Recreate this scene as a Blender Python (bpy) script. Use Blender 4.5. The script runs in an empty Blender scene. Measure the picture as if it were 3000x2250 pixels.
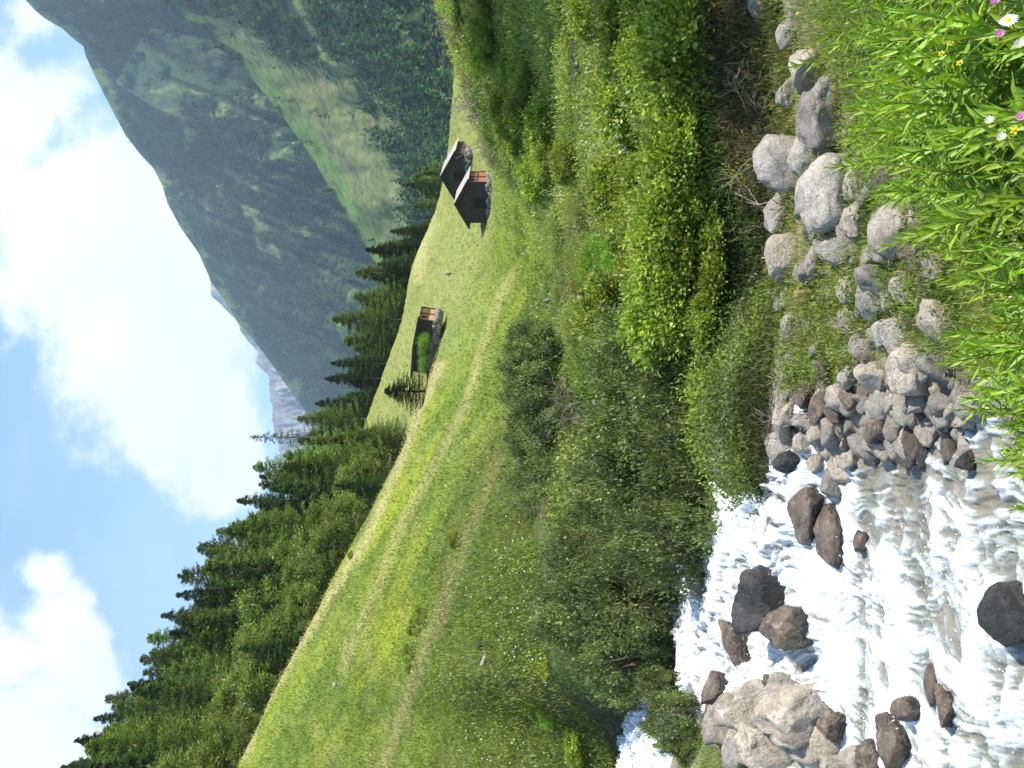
import bpy, math
import numpy as np
from mathutils import Vector, Matrix

# ------------------------------------------------------------------ basics
sc = bpy.context.scene
COL = sc.collection
rng = np.random.default_rng(11)
F = 995.0            # focal length in picture units (upright frame 768 wide, 1024 high)
def sx(U): return (U - 384.0) / F
def uv(x, y):        # full-view coordinates of the sideways photo -> upright U,V
    return 768.0 - 0.4629 * np.asarray(y, float), 0.4629 * np.asarray(x, float)

def hash3(ix, iy, iz, seed):
    h = (ix.astype(np.int64) * 374761393 + iy.astype(np.int64) * 668265263 + iz.astype(np.int64) * 2147483647 + seed * 974711) & 0xffffffff
    h = ((h ^ (h >> 13)) * 1274126177) & 0xffffffff
    h = h ^ (h >> 16)
    return (h & 0xffffff) / float(0xffffff)
def vnoise(p, seed=0):
    p = np.asarray(p, float)
    i = np.floor(p); f = p - i; f = f * f * (3 - 2 * f)
    r = 0
    for dx in (0, 1):
        for dy in (0, 1):
            for dz in (0, 1):
                w = (f[:, 0] if dx else 1 - f[:, 0]) * (f[:, 1] if dy else 1 - f[:, 1]) * (f[:, 2] if dz else 1 - f[:, 2])
                r = r + w * hash3(i[:, 0] + dx, i[:, 1] + dy, i[:, 2] + dz, seed)
    return r
def fbm(p, oct=4, seed=0, gain=0.5):
    p = np.asarray(p, float); a = 1.0; s = 0; t = 0
    for k in range(oct):
        s = s + a * vnoise(p * (2.03 ** k) + k * 17.3, seed + k); t += a; a *= gain
    return s / t            # 0..1
def fb2(x, y, oct=4, seed=0, gain=0.5):
    x, y = np.broadcast_arrays(x, y)
    return fbm(np.stack([np.ravel(x), np.ravel(y), np.zeros(np.size(x)) + 0.37], 1), oct, seed, gain).reshape(np.shape(x))

def smooth(a, b, x):
    t = np.clip((x - a) / (b - a), 0, 1); return t * t * (3 - 2 * t)

# ------------------------------------------------------------------ mesh making
def make_mesh(name, V, Fc, mat, col=None, flat=False, mats=None, midx=None):
    """V (n,3); Fc (m,3|4) int array"""
    me = bpy.data.meshes.new(name)
    V = np.asarray(V, np.float32); Fc = np.asarray(Fc, np.int32)
    n, m, k = len(V), len(Fc), Fc.shape[1]
    me.vertices.add(n); me.vertices.foreach_set('co', V.ravel())
    me.loops.add(m * k); me.loops.foreach_set('vertex_index', Fc.ravel())
    me.polygons.add(m)
    me.polygons.foreach_set('loop_start', np.arange(0, m * k, k, dtype=np.int32))
    me.polygons.foreach_set('loop_total', np.full(m, k, np.int32))
    me.polygons.foreach_set('use_smooth', np.full(m, not flat, bool))
    if mats:
        for q in mats: me.materials.append(q)
        me.polygons.foreach_set('material_index', np.asarray(midx, np.int32))
    elif mat: me.materials.append(mat)
    if col is not None:
        a = me.color_attributes.new('Col', 'FLOAT_COLOR', 'POINT')
        c = np.ones((n, 4), np.float32); c[:, :3] = col
        a.data.foreach_set('color', c.ravel())
    me.update(calc_edges=True)
    me.validate()
    return me
def link(name, me, parent=None, loc=None, rot=None, scale=None):
    o = bpy.data.objects.new(name, me); COL.objects.link(o)
    if parent: o.parent = parent
    if loc is not None: o.location = loc
    if rot is not None: o.rotation_euler = rot
    if scale is not None: o.scale = (scale,) * 3 if np.isscalar(scale) else scale
    return o
def tag(o, label=None, cat=None, group=None, kind=None):
    if label: o['label'] = label
    if cat: o['category'] = cat
    if group: o['group'] = group
    if kind: o['kind'] = kind
    return o
def empty(name, loc=(0, 0, 0), rz=0.0, scale=1.0):
    o = bpy.data.objects.new(name, None); COL.objects.link(o)
    o.location = loc; o.rotation_euler = (0, 0, rz)
    o.scale = (scale,) * 3 if np.isscalar(scale) else scale
    o.empty_display_size = 0.2
    return o
def copy_tree(o, parent=None):
    c = o.copy(); COL.objects.link(c); c.parent = parent
    for ch in list(o.children): copy_tree(ch, c)
    return c

def norm(a): return a / np.maximum(np.linalg.norm(a, axis=-1, keepdims=True), 1e-9)
def rdir(n, r=rng): return norm(r.normal(size=(n, 3)))

def leaf_quads(C, D, N, L, W, fold=0.15):
    D = norm(D); S = norm(np.cross(D, N)); N2 = np.cross(S, D)
    L = np.reshape(np.broadcast_to(L, (len(C),)), (-1, 1)); W = np.reshape(np.broadcast_to(W, (len(C),)), (-1, 1))
    a = C - D * L * .5; b = C + S * W * .5 + N2 * W * fold; c = C + D * L * .5; d = C - S * W * .5 + N2 * W * fold
    V = np.stack([a, b, c, d], 1).reshape(-1, 3)
    Fc = np.arange(len(V)).reshape(-1, 4)
    return V, Fc
def tube(pts, rad, ns=6):
    pts = np.asarray(pts, float); n = len(pts)
    t = norm(np.gradient(pts, axis=0)); up = np.array([0, 0, 1.0]) if abs(t[0, 2]) < .9 else np.array([1.0, 0, 0])
    V = []
    for i in range(n):
        a = norm(np.cross(t[i], up)); b = np.cross(a, t[i])
        an = np.arange(ns) / ns * 2 * math.pi
        V.append(pts[i] + rad[i] * (np.cos(an)[:, None] * a + np.sin(an)[:, None] * b))
    V = np.concatenate(V); Fc = []
    for i in range(n - 1):
        for j in range(ns):
            Fc.append((i * ns + j, i * ns + (j + 1) % ns, (i + 1) * ns + (j + 1) % ns, (i + 1) * ns + j))
    return V, np.array(Fc)
def join(parts):
    Vs, Fs, o = [], [], 0
    for V, Fc in parts:
        Vs.append(V); Fs.append(Fc + o); o += len(V)
    return np.concatenate(Vs), np.concatenate(Fs)
def box(x0, x1, y0, y1, z0, z1):
    V = np.array([(x, y, z) for z in (z0, z1) for y in (y0, y1) for x in (x0, x1)], float)
    Fc = np.array([(0, 2, 3, 1), (4, 5, 7, 6), (0, 1, 5, 4), (2, 6, 7, 3), (0, 4, 6, 2), (1, 3, 7, 5)])
    return V, Fc

# ------------------------------------------------------------------ materials
def nt(mat):
    mat.use_nodes = True; t = mat.node_tree; t.nodes.clear(); return t
class NB:
    def __init__(s, tree): s.t = tree
    def n(s, typ, **kw):
        o = s.t.nodes.new(typ)
        for k, v in kw.items(): setattr(o, k, v)
        return o
    def l(s, a, b): s.t.links.new(a, b)
    def math(s, op, a, b=None, c=None, clamp=False):
        m = s.n('ShaderNodeMath', operation=op, use_clamp=clamp)
        for i, v in enumerate((a, b, c)):
            if v is None: continue
            if isinstance(v, (int, float)): m.inputs[i].default_value = v
            else: s.l(v, m.inputs[i])
        return m.outputs[0]
    def noise(s, vec, scale, detail=4, rough=.55, dist=0.0):
        m = s.n('ShaderNodeTexNoise'); m.inputs['Scale'].default_value = scale; m.inputs['Detail'].default_value = detail
        m.inputs['Roughness'].default_value = rough; m.inputs['Distortion'].default_value = dist
        if vec is not None: s.l(vec, m.inputs['Vector'])
        return m.outputs['Fac']
    def ramp(s, fac, stops):
        r = s.n('ShaderNodeValToRGB'); e = r.color_ramp.elements
        while len(e) < len(stops): e.new(0.5)
        for i, (p, c) in enumerate(stops): e[i].position = p; e[i].color = (*c, 1) if len(c) == 3 else c
        s.l(fac, r.inputs[0]); return r.outputs[0]
    def mix(s, fac, a, b, mode='MIX'):
        m = s.n('ShaderNodeMix', data_type='RGBA', blend_type=mode)
        for i, v in ((0, fac), (6, a), (7, b)):
            if isinstance(v, (int, float)): m.inputs[i].default_value = v
            elif isinstance(v, tuple): m.inputs[i].default_value = (*v, 1)
            else: s.l(v, m.inputs[i])
        return m.outputs[2]
    def mrange(s, v, a, b, c=0.0, d=1.0, smooth=False):
        m = s.n('ShaderNodeMapRange'); m.inputs[1].default_value = a; m.inputs[2].default_value = b
        m.inputs[3].default_value = c; m.inputs[4].default_value = d
        if smooth: m.interpolation_type = 'SMOOTHSTEP'
        s.l(v, m.inputs[0]); return m.outputs[0]
    def bump(s, h, strength=.5, dist=.1):
        b = s.n('ShaderNodeBump'); b.inputs['Strength'].default_value = strength; b.inputs['Distance'].default_value = dist
        s.l(h, b.inputs['Height']); return b.outputs[0]
    def out(s, sh):
        o = s.n('ShaderNodeOutputMaterial'); s.l(sh, o.inputs['Surface'])

def attr_color(b):
    a = b.n('ShaderNodeAttribute'); a.attribute_name = 'Col'; return a.outputs['Color']

def foliage_mat(name, trans=.35, gloss=.35, var=.35, rough=.5, ov=(.4, .8)):
    """leaf colour comes from the mesh, varied leaf by leaf and plant by plant"""
    m = bpy.data.materials.new(name); b = NB(nt(m))
    g = b.n('ShaderNodeNewGeometry'); oi = b.n('ShaderNodeObjectInfo')
    k = b.math('MULTIPLY_ADD', g.outputs['Random Per Island'], 2 * var, 1 - var)
    k2 = b.math('MULTIPLY_ADD', oi.outputs['Random'], *ov)
    k3 = b.math('MULTIPLY', k, k2)
    hsv = b.n('ShaderNodeHueSaturation'); b.l(attr_color(b), hsv.inputs['Color']); b.l(k3, hsv.inputs['Value'])
    hsv.inputs['Saturation'].default_value = 1.0
    hsv.inputs['Hue'].default_value = .5
    hu = b.math('MULTIPLY_ADD', oi.outputs['Random'], .03, .485); b.l(hu, hsv.inputs['Hue'])
    c = hsv.outputs[0]
    p = b.n('ShaderNodeBsdfPrincipled'); b.l(c, p.inputs['Base Color']); p.inputs['Roughness'].default_value = rough
    p.inputs['Specular IOR Level'].default_value = gloss
    t = b.n('ShaderNodeBsdfTranslucent')
    tc = b.mix(1.0, c, (1.15, 1.25, .45), 'MULTIPLY'); b.l(tc, t.inputs['Color'])
    mx = b.n('ShaderNodeMixShader'); mx.inputs[0].default_value = trans; b.l(p.outputs[0], mx.inputs[1]); b.l(t.outputs[0], mx.inputs[2])
    b.out(mx.outputs[0]); return m
def simple_mat(name, c1, c2, scale=6, rough=.85, bump=.4, stretch=None, bdist=.02):
    m = bpy.data.materials.new(name); b = NB(nt(m))
    tc = b.n('ShaderNodeTexCoord'); v = tc.outputs['Object']
    if stretch:
        mp = b.n('ShaderNodeMapping'); mp.inputs['Scale'].default_value = stretch; b.l(v, mp.inputs[0]); v = mp.outputs[0]
    f = b.noise(v, scale, 6, .65)
    c = b.ramp(f, [(.3, c1), (.7, c2)])
    p = b.n('ShaderNodeBsdfPrincipled'); b.l(c, p.inputs['Base Color']); p.inputs['Roughness'].default_value = rough
    b.l(b.bump(b.noise(v, scale * 2.5, 6, .7), bump, bdist), p.inputs['Normal'])
    b.out(p.outputs[0]); return m

LEAF = foliage_mat('leaf_green', .42, .4, .4, .45)
NEARLEAF = foliage_mat('stem_leaf_green', .38, .4, .22, .45)
NEEDLE = foliage_mat('needle_green', .22, .15, .4, .7, (.9, .55))
FARWOOD = foliage_mat('distant_wood_green', .15, .05, .4, .9)
GRASSM = foliage_mat('grass_blade', .35, .2, .35, .6)
PETAL = foliage_mat('petal', .3, .2, .1, .6)
BARK = simple_mat('bark', (.05, .035, .025), (.17, .13, .1), 14, .95, .6, (1, 1, .3))
TWIG = simple_mat('dead_twig', (.16, .12, .09), (.36, .3, .24), 20, .95, .4)

def ground_mat(name, noise_scale=3.0, amp=.5, bump=.6, bdist=.05, fine=14):
    m = bpy.data.materials.new(name); b = NB(nt(m))
    g = b.n('ShaderNodeNewGeometry'); P = g.outputs['Position']
    n1 = b.noise(P, noise_scale, 8, .7); n2 = b.noise(P, fine, 4, .7)
    k = b.math('ADD', b.mrange(n1, .25, .75, 1 - amp, 1 + amp), b.mrange(n2, .3, .7, -amp * .6, amp * .6))
    hsv = b.n('ShaderNodeHueSaturation'); b.l(attr_color(b), hsv.inputs['Color']); b.l(k, hsv.inputs['Value'])
    b.l(b.mrange(b.noise(P, noise_scale * .37, 3), .3, .7, .48, .52), hsv.inputs['Hue'])
    p = b.n('ShaderNodeBsdfPrincipled'); b.l(hsv.outputs[0], p.inputs['Base Color']); p.inputs['Roughness'].default_value = .95
    p.inputs['Specular IOR Level'].default_value = .1
    b.l(b.bump(b.math('ADD', n1, b.math('MULTIPLY', n2, .4)), bump, bdist), p.inputs['Normal'])
    b.out(p.outputs[0]); return m

def rock_mat(name, c1, c2, c3, rough=.8, wet=False):
    m = bpy.data.materials.new(name); b = NB(nt(m))
    tc = b.n('ShaderNodeTexCoord'); oi = b.n('ShaderNodeObjectInfo')
    off = b.n('ShaderNodeVectorMath', operation='SCALE'); off.inputs[0].default_value = (9, 5, 7); b.l(oi.outputs['Random'], off.inputs['Scale'])
    ad = b.n('ShaderNodeVectorMath', operation='ADD'); b.l(tc.outputs['Object'], ad.inputs[0]); b.l(off.outputs[0], ad.inputs[1])
    v = ad.outputs[0]
    n1 = b.noise(v, 1.6, 9, .68, .6); n2 = b.noise(v, 9, 6, .75); n3 = b.noise(v, 3.5, 4, .6, 1.5)
    c = b.ramp(n1, [(.28, c1), (.5, c2), (.72, c3)])
    c = b.mix(b.mrange(n2, .48, .7, 0, .6), c, tuple(x * .35 for x in c1))
    # veins / strata
    w = b.n('ShaderNodeTexWave'); w.inputs['Scale'].default_value = 1.3; w.inputs['Distortion'].default_value = 26; w.inputs['Detail'].default_value = 4; b.l(v, w.inputs['Vector'])
    c = b.mix(b.math('MULTIPLY', b.mrange(w.outputs['Fac'], .86, 1.0, 0, .4), b.mrange(n3, .45, .6)), c, tuple(min(1, x * 1.35) for x in c3))
    p = b.n('ShaderNodeBsdfPrincipled'); p.inputs['Roughness'].default_value = rough
    if rough < .6:      # waterline: the stone is wet below it
        sz_ = b.n('ShaderNodeSeparateXYZ'); b.l(tc.outputs['Object'], sz_.inputs[0])
        wt = b.mrange(b.math('ADD', sz_.outputs[2], b.math('MULTIPLY_ADD', n3, 1.4, -.7)), .0, .25, 1, 0)
        c = b.mix(b.math('MULTIPLY', wt, .75), c, (.018, .015, .012)); b.l(b.mrange(wt, 0, 1, .75, .18), p.inputs['Roughness'])
    k = b.math('MULTIPLY_ADD', b.math('POWER', oi.outputs['Random'], 1.0), .5, .75)
    h = b.n('ShaderNodeHueSaturation'); b.l(c, h.inputs['Color']); b.l(k, h.inputs['Value']); b.l(h.outputs[0], p.inputs['Base Color'])
    hh = b.math('ADD', b.math('MULTIPLY', n3, .6), b.math('MULTIPLY', n2, .5))
    b.l(b.bump(hh, .7, .12), p.inputs['Normal'])
    b.out(p.outputs[0]); return m
ROCK = {
 'grey': rock_mat('rock_grey', (.16, .14, .115), (.33, .295, .245), (.50, .455, .38)),
 'cream': rock_mat('rock_cream', (.20, .16, .115), (.40, .34, .26), (.56, .50, .41)),
 'brown': rock_mat('rock_brown', (.05, .038, .028), (.15, .112, .08), (.33, .26, .19), .45),
 'dark': rock_mat('rock_wet_dark', (.012, .011, .011), (.035, .032, .030), (.11, .10, .09), .32),
 'orange': rock_mat('rock_orange', (.22, .13, .05), (.38, .24, .10), (.5, .38, .22)),
}

# ------------------------------------------------------------------ terrain : fan of semantic lines
ST = np.array([-900, -300, -100, 0, 50, 100, 200, 250, 300, 340, 400, 450, 500, 565, 620, 694, 768, 1000, 1700], float)
def Z(Y, V): return (512.0 - np.asarray(V, float)) / F * np.asarray(Y, float)
def full(v): return np.full(len(ST), float(v))
def line(Y, z=None, V=None):
    Y = full(Y) if np.isscalar(Y) else np.array(Y, float)
    z = (full(z) if np.isscalar(z) else np.array(z, float)) if z is not None else Z(Y, V)
    assert len(Y) == len(ST) and len(z) == len(ST), (len(Y), len(z))
    return Y, z
#                 -900  -300  -100    0    50   100   200   250   300   340   400   450   500   565   620   694   768  1000  1700
LN = [
 line(-6.0, -1.3),
 line(0.6, -1.58),
 line([2.4]*7 +                                    [2.5, 2.6, 2.8, 3.0, 3.1, 3.3, 3.5, 3.6, 3.7, 3.8, 4.0, 4.0],
      z=[-1.62]*19),
 line([3.3]*6 + [3.4, 3.5, 3.7, 3.9, 4.2, 4.4, 4.6, 4.8, 5.0, 5.1, 5.2, 5.4, 5.6],
      z=[-2.9, -2.9, -2.9, -2.9, -2.9, -2.9, -2.9, -2.75, -2.55, -2.42, -2.3, -2.27, -2.25, -2.22, -2.2, -2.15, -2.1, -1.9, -1.8]),
 line(7.0, z=[-1.2, -1.6, -2.2, -2.75, -2.8, -2.8, -2.75, -2.65, -2.38, -2.22, -2.14, -2.15, -2.1, -2.1, -2.1, -2.08, -2.0, -1.8, -1.7]),
 line(8.5, z=[-.9, -1.1, -1.5, -1.8, -2.05, -2.4, -2.4, -2.1, -1.78, -1.75, -1.85, -2.0, -2.28, -2.3, -2.32, -2.3, -2.2, -1.8, -1.6]),
 line([9.6, 10.2, 10.4, 10.4, 10.4, 10.1, 9.9, 9.8, 9.6, 9.5, 9.4, 9.4, 9.4, 9.4, 9.4, 9.4, 9.4, 9.2, 9.2],
      z=[-.9, -1.2, -1.5, -1.7, -1.95, -2.3, -2.3, -2.1, -1.8, -1.72, -1.68, -1.68, -1.68, -1.7, -1.74, -1.78, -1.75, -1.3, -1.1]),
 line([15, 15, 14.8, 14.4, 13.2, 10.75, 10.6, 10.8, 11.0, 11, 11, 11.2, 11.5, 11.5, 11.5, 11.5, 11.5, 11.5, 11.5],
      z=[-2.2, -2.2, -2.2, -2.2, -2.2, -2.25, -2.3, -2.0, -1.6, -1.5, -1.5, -1.52, -1.55, -1.58, -1.58, -1.58, -1.5, -1.1, -.9]),
 line([17, 16.8, 16.2, 15.5, 14.6, 12.0, 12.2, 13.0, 13.8, 14.5, 15, 16, 17.5, 18, 18, 18, 18, 18, 18],
      V=[500, 560, 590, 603, 603, 608, 580, 568, 572, 570, 566, 570, 574, 576, 574, 568, 560, 530, 500]),
 line([24, 25, 26, 26, 26.5, 27, 30, 33, 36, 38, 40, 40, 40, 34, 30, 27, 26, 26, 26],
      V=[250, 330, 365, 380, 381, 383, 402, 418, 434, 460, 488, 505, 525, 535, 532, 525, 512, 470, 420]),
 line([38, 41, 43, 45, 47, 50, 56, 61, 68, 74, 70, 66, 60, 52, 48, 42, 38, 38, 38],
      V=[30, 130, 195, 243, 264, 290, 341, 368, 393, 411, 452, 480, 506, 506, 484, 458, 440, 405, 330]),
 line([48, 52, 54, 56, 58, 62, 70, 75, 80, 86, 89, 90, 90, 90, 85, 80, 80, 80, 80],
      V=[60, 150, 205, 245, 266, 292, 344, 372, 398, 419, 434, 450, 470, 490, 492, 484, 478, 470, 450]),
 line(105, V=[-150, 30, 120, 172, 205, 232, 300, 345, 384, 398, 415, 427, 443, 466, 474, 472, 470, 460, 440]),
 line(125, V=[-200, 0, 90, 142, 180, 215, 291, 326, 350, 364, 386, 403, 412, 437, 448, 454, 457, 450, 430]),
 line(150, z=[80, 54, 43, 36, 32, 27, 17, 13, 11, 9, 7.5, 6, 5, 2, 1, 1, 1, 2, 4]),
 line(230, z=[60, 30, 16, 6, 3, 0, -10, -14, -16, -18, -20, -20, -20, -20, -20, -20, -20, -20, -18]),
 line(360, z=[60, 20, 0, -20, -25, -30, -35, -36, -36, -36, -36, -36, -36, -36, -36, -36, -36, -36, -36]),
]
def pchip_slopes(X, Yv):
    h = np.diff(X, axis=0); d = np.diff(Yv, axis=0) / h
    m = np.zeros_like(Yv)
    s = (d[:-1] * d[1:]) > 0
    w1 = 2 * h[1:] + h[:-1]; w2 = h[1:] + 2 * h[:-1]
    with np.errstate(all='ignore'):
        hm = (w1 + w2) / (w1 / d[:-1] + w2 / d[1:])
    m[1:-1] = np.where(s, hm, 0); m[0] = d[0]; m[-1] = d[-1]
    return m
def pchip(X, Yv, xq):     # 1-D
    X = np.asarray(X, float); Yv = np.asarray(Yv, float)
    m = pchip_slopes(X[:, None], Yv[:, None])[:, 0]
    i = np.clip(np.searchsorted(X, xq) - 1, 0, len(X) - 2); h = X[i + 1] - X[i]; t = (xq - X[i]) / h
    return ((1 + 2 * t) * (1 - t) ** 2 * Yv[i] + t * (1 - t) ** 2 * h * m[i] + t * t * (3 - 2 * t) * Yv[i + 1] + t * t * (t - 1) * h * m[i + 1])
def fan(stations, lines, Uq, nseg):
    Yk = np.stack([pchip(stations, l[0], Uq) for l in lines]); Zk = np.stack([pchip(stations, l[1], Uq) for l in lines])
    m = pchip_slopes(Yk, Zk); Yr, Zr, Sr = [], [], []
    for k in range(len(lines) - 1):
        n = nseg[k]; h = Yk[k + 1] - Yk[k]
        for j in range(n + (k == len(lines) - 2)):
            t = j / n
            Yr.append(Yk[k] + t * h); Sr.append(k + t)
            Zr.append((1 + 2 * t) * (1 - t) ** 2 * Zk[k] + t * (1 - t) ** 2 * h * m[k] + t * t * (3 - 2 * t) * Zk[k + 1] + t * t * (t - 1) * h * m[k + 1])
    return np.array(Yr), np.array(Zr), np.array(Sr)
UG = np.concatenate([np.linspace(-900, -60, 80), np.linspace(-50, 820, 436), np.linspace(832, 1700, 70)])
NSEG = [4, 8, 10, 22, 14, 12, 14, 20, 34, 60, 14, 24, 26, 12, 10, 8]
GY, GZ, GS = fan(ST, LN, UG, NSEG)
GX = sx(UG)[None, :] * np.maximum(GY, 2.2)
# natural relief
amp = np.interp(GY, [0, 6, 14, 30, 60, 120, 300], [.02, .06, .08, .16, .4, .7, 4])
GZ = GZ + amp * (fb2(GX / np.maximum(GY, 3) * 9, np.log(np.maximum(GY, 1)) * 7, 5, 3) - .5) * 1.6
GZ = GZ + np.interp(GY, [0, 5, 9, 14, 60, 200], [.03, .07, .08, .06, .12, .5]) * (fb2(GX * 1.7, GY * 1.7, 4, 9) - .5) * 1.4

bm_ = fb2(GX * .55 / np.maximum(GY / 22, .6), GY * .55 / np.maximum(GY / 22, .6), 4, 15) - .5
GZ = GZ + bm_ * np.interp(GY, [0, 13, 20, 45, 60, 90], [0, 0, .35, .6, .3, .3])
def col_at(x, y):
    u = x / np.maximum(y, 2.2) * F + 384
    return np.clip(np.interp(u, UG, np.arange(len(UG))), 0, len(UG) - 1.001)
def gz(x, y):
    c = float(col_at(x, y)); i = int(c); f = c - i
    a = np.interp(y, GY[:, i], GZ[:, i]); b_ = np.interp(y, GY[:, i + 1], GZ[:, i + 1])
    return float(a * (1 - f) + b_ * f)
VG = 512 - GZ / np.maximum(GY, .3) * F
VGmin = np.minimum.accumulate(np.where(GY < 1.0, 3000.0, VG), axis=0)
def hit(U, V, lo=0.0):
    """first ground point met by the line of sight through U,V"""
    i = int(np.clip(round(float(np.interp(U, UG, np.arange(len(UG))))), 0, len(UG) - 1))
    ok = np.nonzero((VG[:, i] <= V) & (GY[:, i] > max(lo, 1.0)))[0]
    if len(ok) == 0: return None
    j = ok[0]
    if j > 0 and VG[j - 1, i] > V and GY[j - 1, i] > 1.0:
        t = (VG[j - 1, i] - V) / max(VG[j - 1, i] - VG[j, i], 1e-6)
        Y = GY[j - 1, i] + t * (GY[j, i] - GY[j - 1, i]); z = GZ[j - 1, i] + t * (GZ[j, i] - GZ[j - 1, i])
    else: Y, z = GY[j, i], GZ[j, i]
    return np.array([sx(U) * Y, Y, z])

def seg_dist(px, py, pts):
    d = np.full(np.shape(px), 1e9)
    for (x0, y0), (x1, y1) in zip(pts[:-1], pts[1:]):
        dx, dy = x1 - x0, y1 - y0; t = np.clip(((px - x0) * dx + (py - y0) * dy) / (dx * dx + dy * dy), 0, 1)
        d = np.minimum(d, np.hypot(px - x0 - t * dx, py - y0 - t * dy))
    return d
def lerp(a, b, t): return a + (np.asarray(b) - a) * t[..., None]
TRACKS = [([(525, 1640), (560, 1545), (640, 1412), (722, 1275), (795, 1160), (875, 975), (905, 890), (950, 790)], 11, .6),
          ([(740, 1450), (790, 1330), (860, 1150), (950, 985), (1005, 880), (1045, 740), (1080, 640), (1130, 560)], 11, .36),
          ([(830, 1659), (905, 1440), (955, 1330), (1020, 1150), (1080, 1000)], 15, .45),
          ([(960, 330), (930, 450), (905, 600)], 14, .5)]
def meadow_col(U, V, X, Y):
    """grass colour laid over the meadow: mown strips, dry tracks, lush hollows"""
    x = V / .4629; y = (768 - U) / .4629
    cx = .89 * x + .46 * y; al = -.46 * x + .89 * y
    n = fb2(cx / 26, al / 170, 4, 21); n2 = fb2(cx / 60 + 9, al / 260, 3, 31); n3 = fb2(X * .9, Y * .5, 4, 5)
    c = np.empty(U.shape + (3,)); c[:] = (.145, .185, .028)
    c = lerp(c, (.20, .235, .022), smooth(.45, .75, n2))
    c = lerp(c, (.095, .14, .02), smooth(.46, .62, n) * .85)
    c = lerp(c, (.21, .21, .07), smooth(.5, .75, n3) * .5)
    far = smooth(62, 95, Y)
    c = lerp(c, (.22, .225, .075), far * .65)
    for pts, w, k in TRACKS:
        d = seg_dist(x, y, pts) + (n3 - .5) * w * 1.6
        c = lerp(c, (.36, .31, .14), (1 - smooth(w * .35, w * 1.5, d)) * k)
    return c
PX, PY = GX, GY
UU = np.broadcast_to(UG[None, :], GY.shape)
GC = meadow_col(UU, VG, PX, PY)
nn = fb2(PX * .8, PY * .8, 5, 40); nf = fb2(PX * 4, PY * 4, 4, 41)
# bank soil, gravel bed, shaded undergrowth soil
bed = np.empty(GC.shape); bed[:] = (.30, .26, .20); bed = lerp(bed, (.13, .105, .075), smooth(.4, .65, nf)); bed = lerp(bed, (.11, .15, .04), smooth(.5, .62, nn) * .75)
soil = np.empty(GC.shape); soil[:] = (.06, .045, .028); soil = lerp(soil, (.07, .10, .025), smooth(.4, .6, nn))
s = GS[:, None] + 0 * UU
wbed = smooth(1.6, 2.6, s) * (1 - smooth(5.1, 5.5, s))
wend = 8.4 + 1.4 * smooth(520, 600, UU)
lb_ = smooth(75, 40, UU) * smooth(5.0, 5.3, s) * (1 - smooth(7.2, 7.6, s))
wbed = np.maximum(wbed, lb_)
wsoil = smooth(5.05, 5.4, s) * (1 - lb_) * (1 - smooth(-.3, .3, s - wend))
GC = lerp(GC, np.array(0.), 0 * wbed)
GC = GC * (1 - wbed[..., None]) + bed * wbed[..., None]
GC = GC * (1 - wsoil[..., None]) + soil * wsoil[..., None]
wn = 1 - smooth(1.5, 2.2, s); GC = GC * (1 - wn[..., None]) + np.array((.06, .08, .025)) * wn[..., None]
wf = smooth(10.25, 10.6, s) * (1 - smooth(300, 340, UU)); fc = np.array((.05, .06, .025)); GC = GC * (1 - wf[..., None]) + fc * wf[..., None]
def grid_faces(nr, nc):
    i = np.arange(nr - 1)[:, None] * nc + np.arange(nc - 1)[None, :]
    return np.stack([i, i + 1, i + nc + 1, i + nc], -1).reshape(-1, 4)
GM = ground_mat('meadow_ground', 2.2, .38, .7, .06, 17)
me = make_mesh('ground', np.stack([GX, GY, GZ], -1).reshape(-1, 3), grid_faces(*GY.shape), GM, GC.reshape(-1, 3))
tag(link('ground', me), kind='structure')

# ------------------------------------------------------------------ camera, light, sky
cd = bpy.data.cameras.new('Camera'); cam = bpy.data.objects.new('Camera', cd); COL.objects.link(cam)
cd.sensor_width = 36; cd.sensor_fit = 'HORIZONTAL'; cd.lens = 36 * F / 1024; cd.clip_start = .05; cd.clip_end = 12000
# image right = world down, image up = world right, looking along +Y
cam.matrix_world = Matrix(((0, 1, 0, 0), (0, 0, -1, 0), (-1, 0, 0, 0), (0, 0, 0, 1)))
sc.camera = cam
SUN = Vector((.90, -.36, 0)).normalized(); EL = math.radians(47)
SD = Vector((SUN.x * math.cos(EL), SUN.y * math.cos(EL), math.sin(EL)))
ld = bpy.data.lights.new('sun', 'SUN'); lo = bpy.data.objects.new('sun', ld); COL.objects.link(lo)
ld.energy = 5.0; ld.angle = math.radians(.5); ld.color = (1, .95, .86)
lo.rotation_euler = SD.to_track_quat('Z', 'Y').to_euler(); lo.location = (40, -20, 60)

w = bpy.data.worlds.new('World'); sc.world = w; w.use_nodes = True; w.node_tree.nodes.clear(); b = NB(w.node_tree)
tc = b.n('ShaderNodeTexCoord'); sep = b.n('ShaderNodeSeparateXYZ'); b.l(tc.outputs['Generated'], sep.inputs[0])
sky = b.n('ShaderNodeTexSky'); sky.sky_type = 'NISHITA'; sky.sun_disc = False; sky.sun_elevation = EL
sky.sun_rotation = math.atan2(SUN.x, SUN.y); sky.altitude = 1600; sky.air_density = 1.0; sky.dust_density = .6; sky.ozone_density = 1.0
ya = b.math('MAXIMUM', b.math('ABSOLUTE', sep.outputs[1]), .08)
S_ = b.math('DIVIDE', sep.outputs[0], ya); T_ = b.math('DIVIDE', sep.outputs[2], ya)
cv = b.n('ShaderNodeCombineXYZ'); b.l(S_, cv.inputs[0]); b.l(T_, cv.inputs[1]); st = cv.outputs[0]
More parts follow.
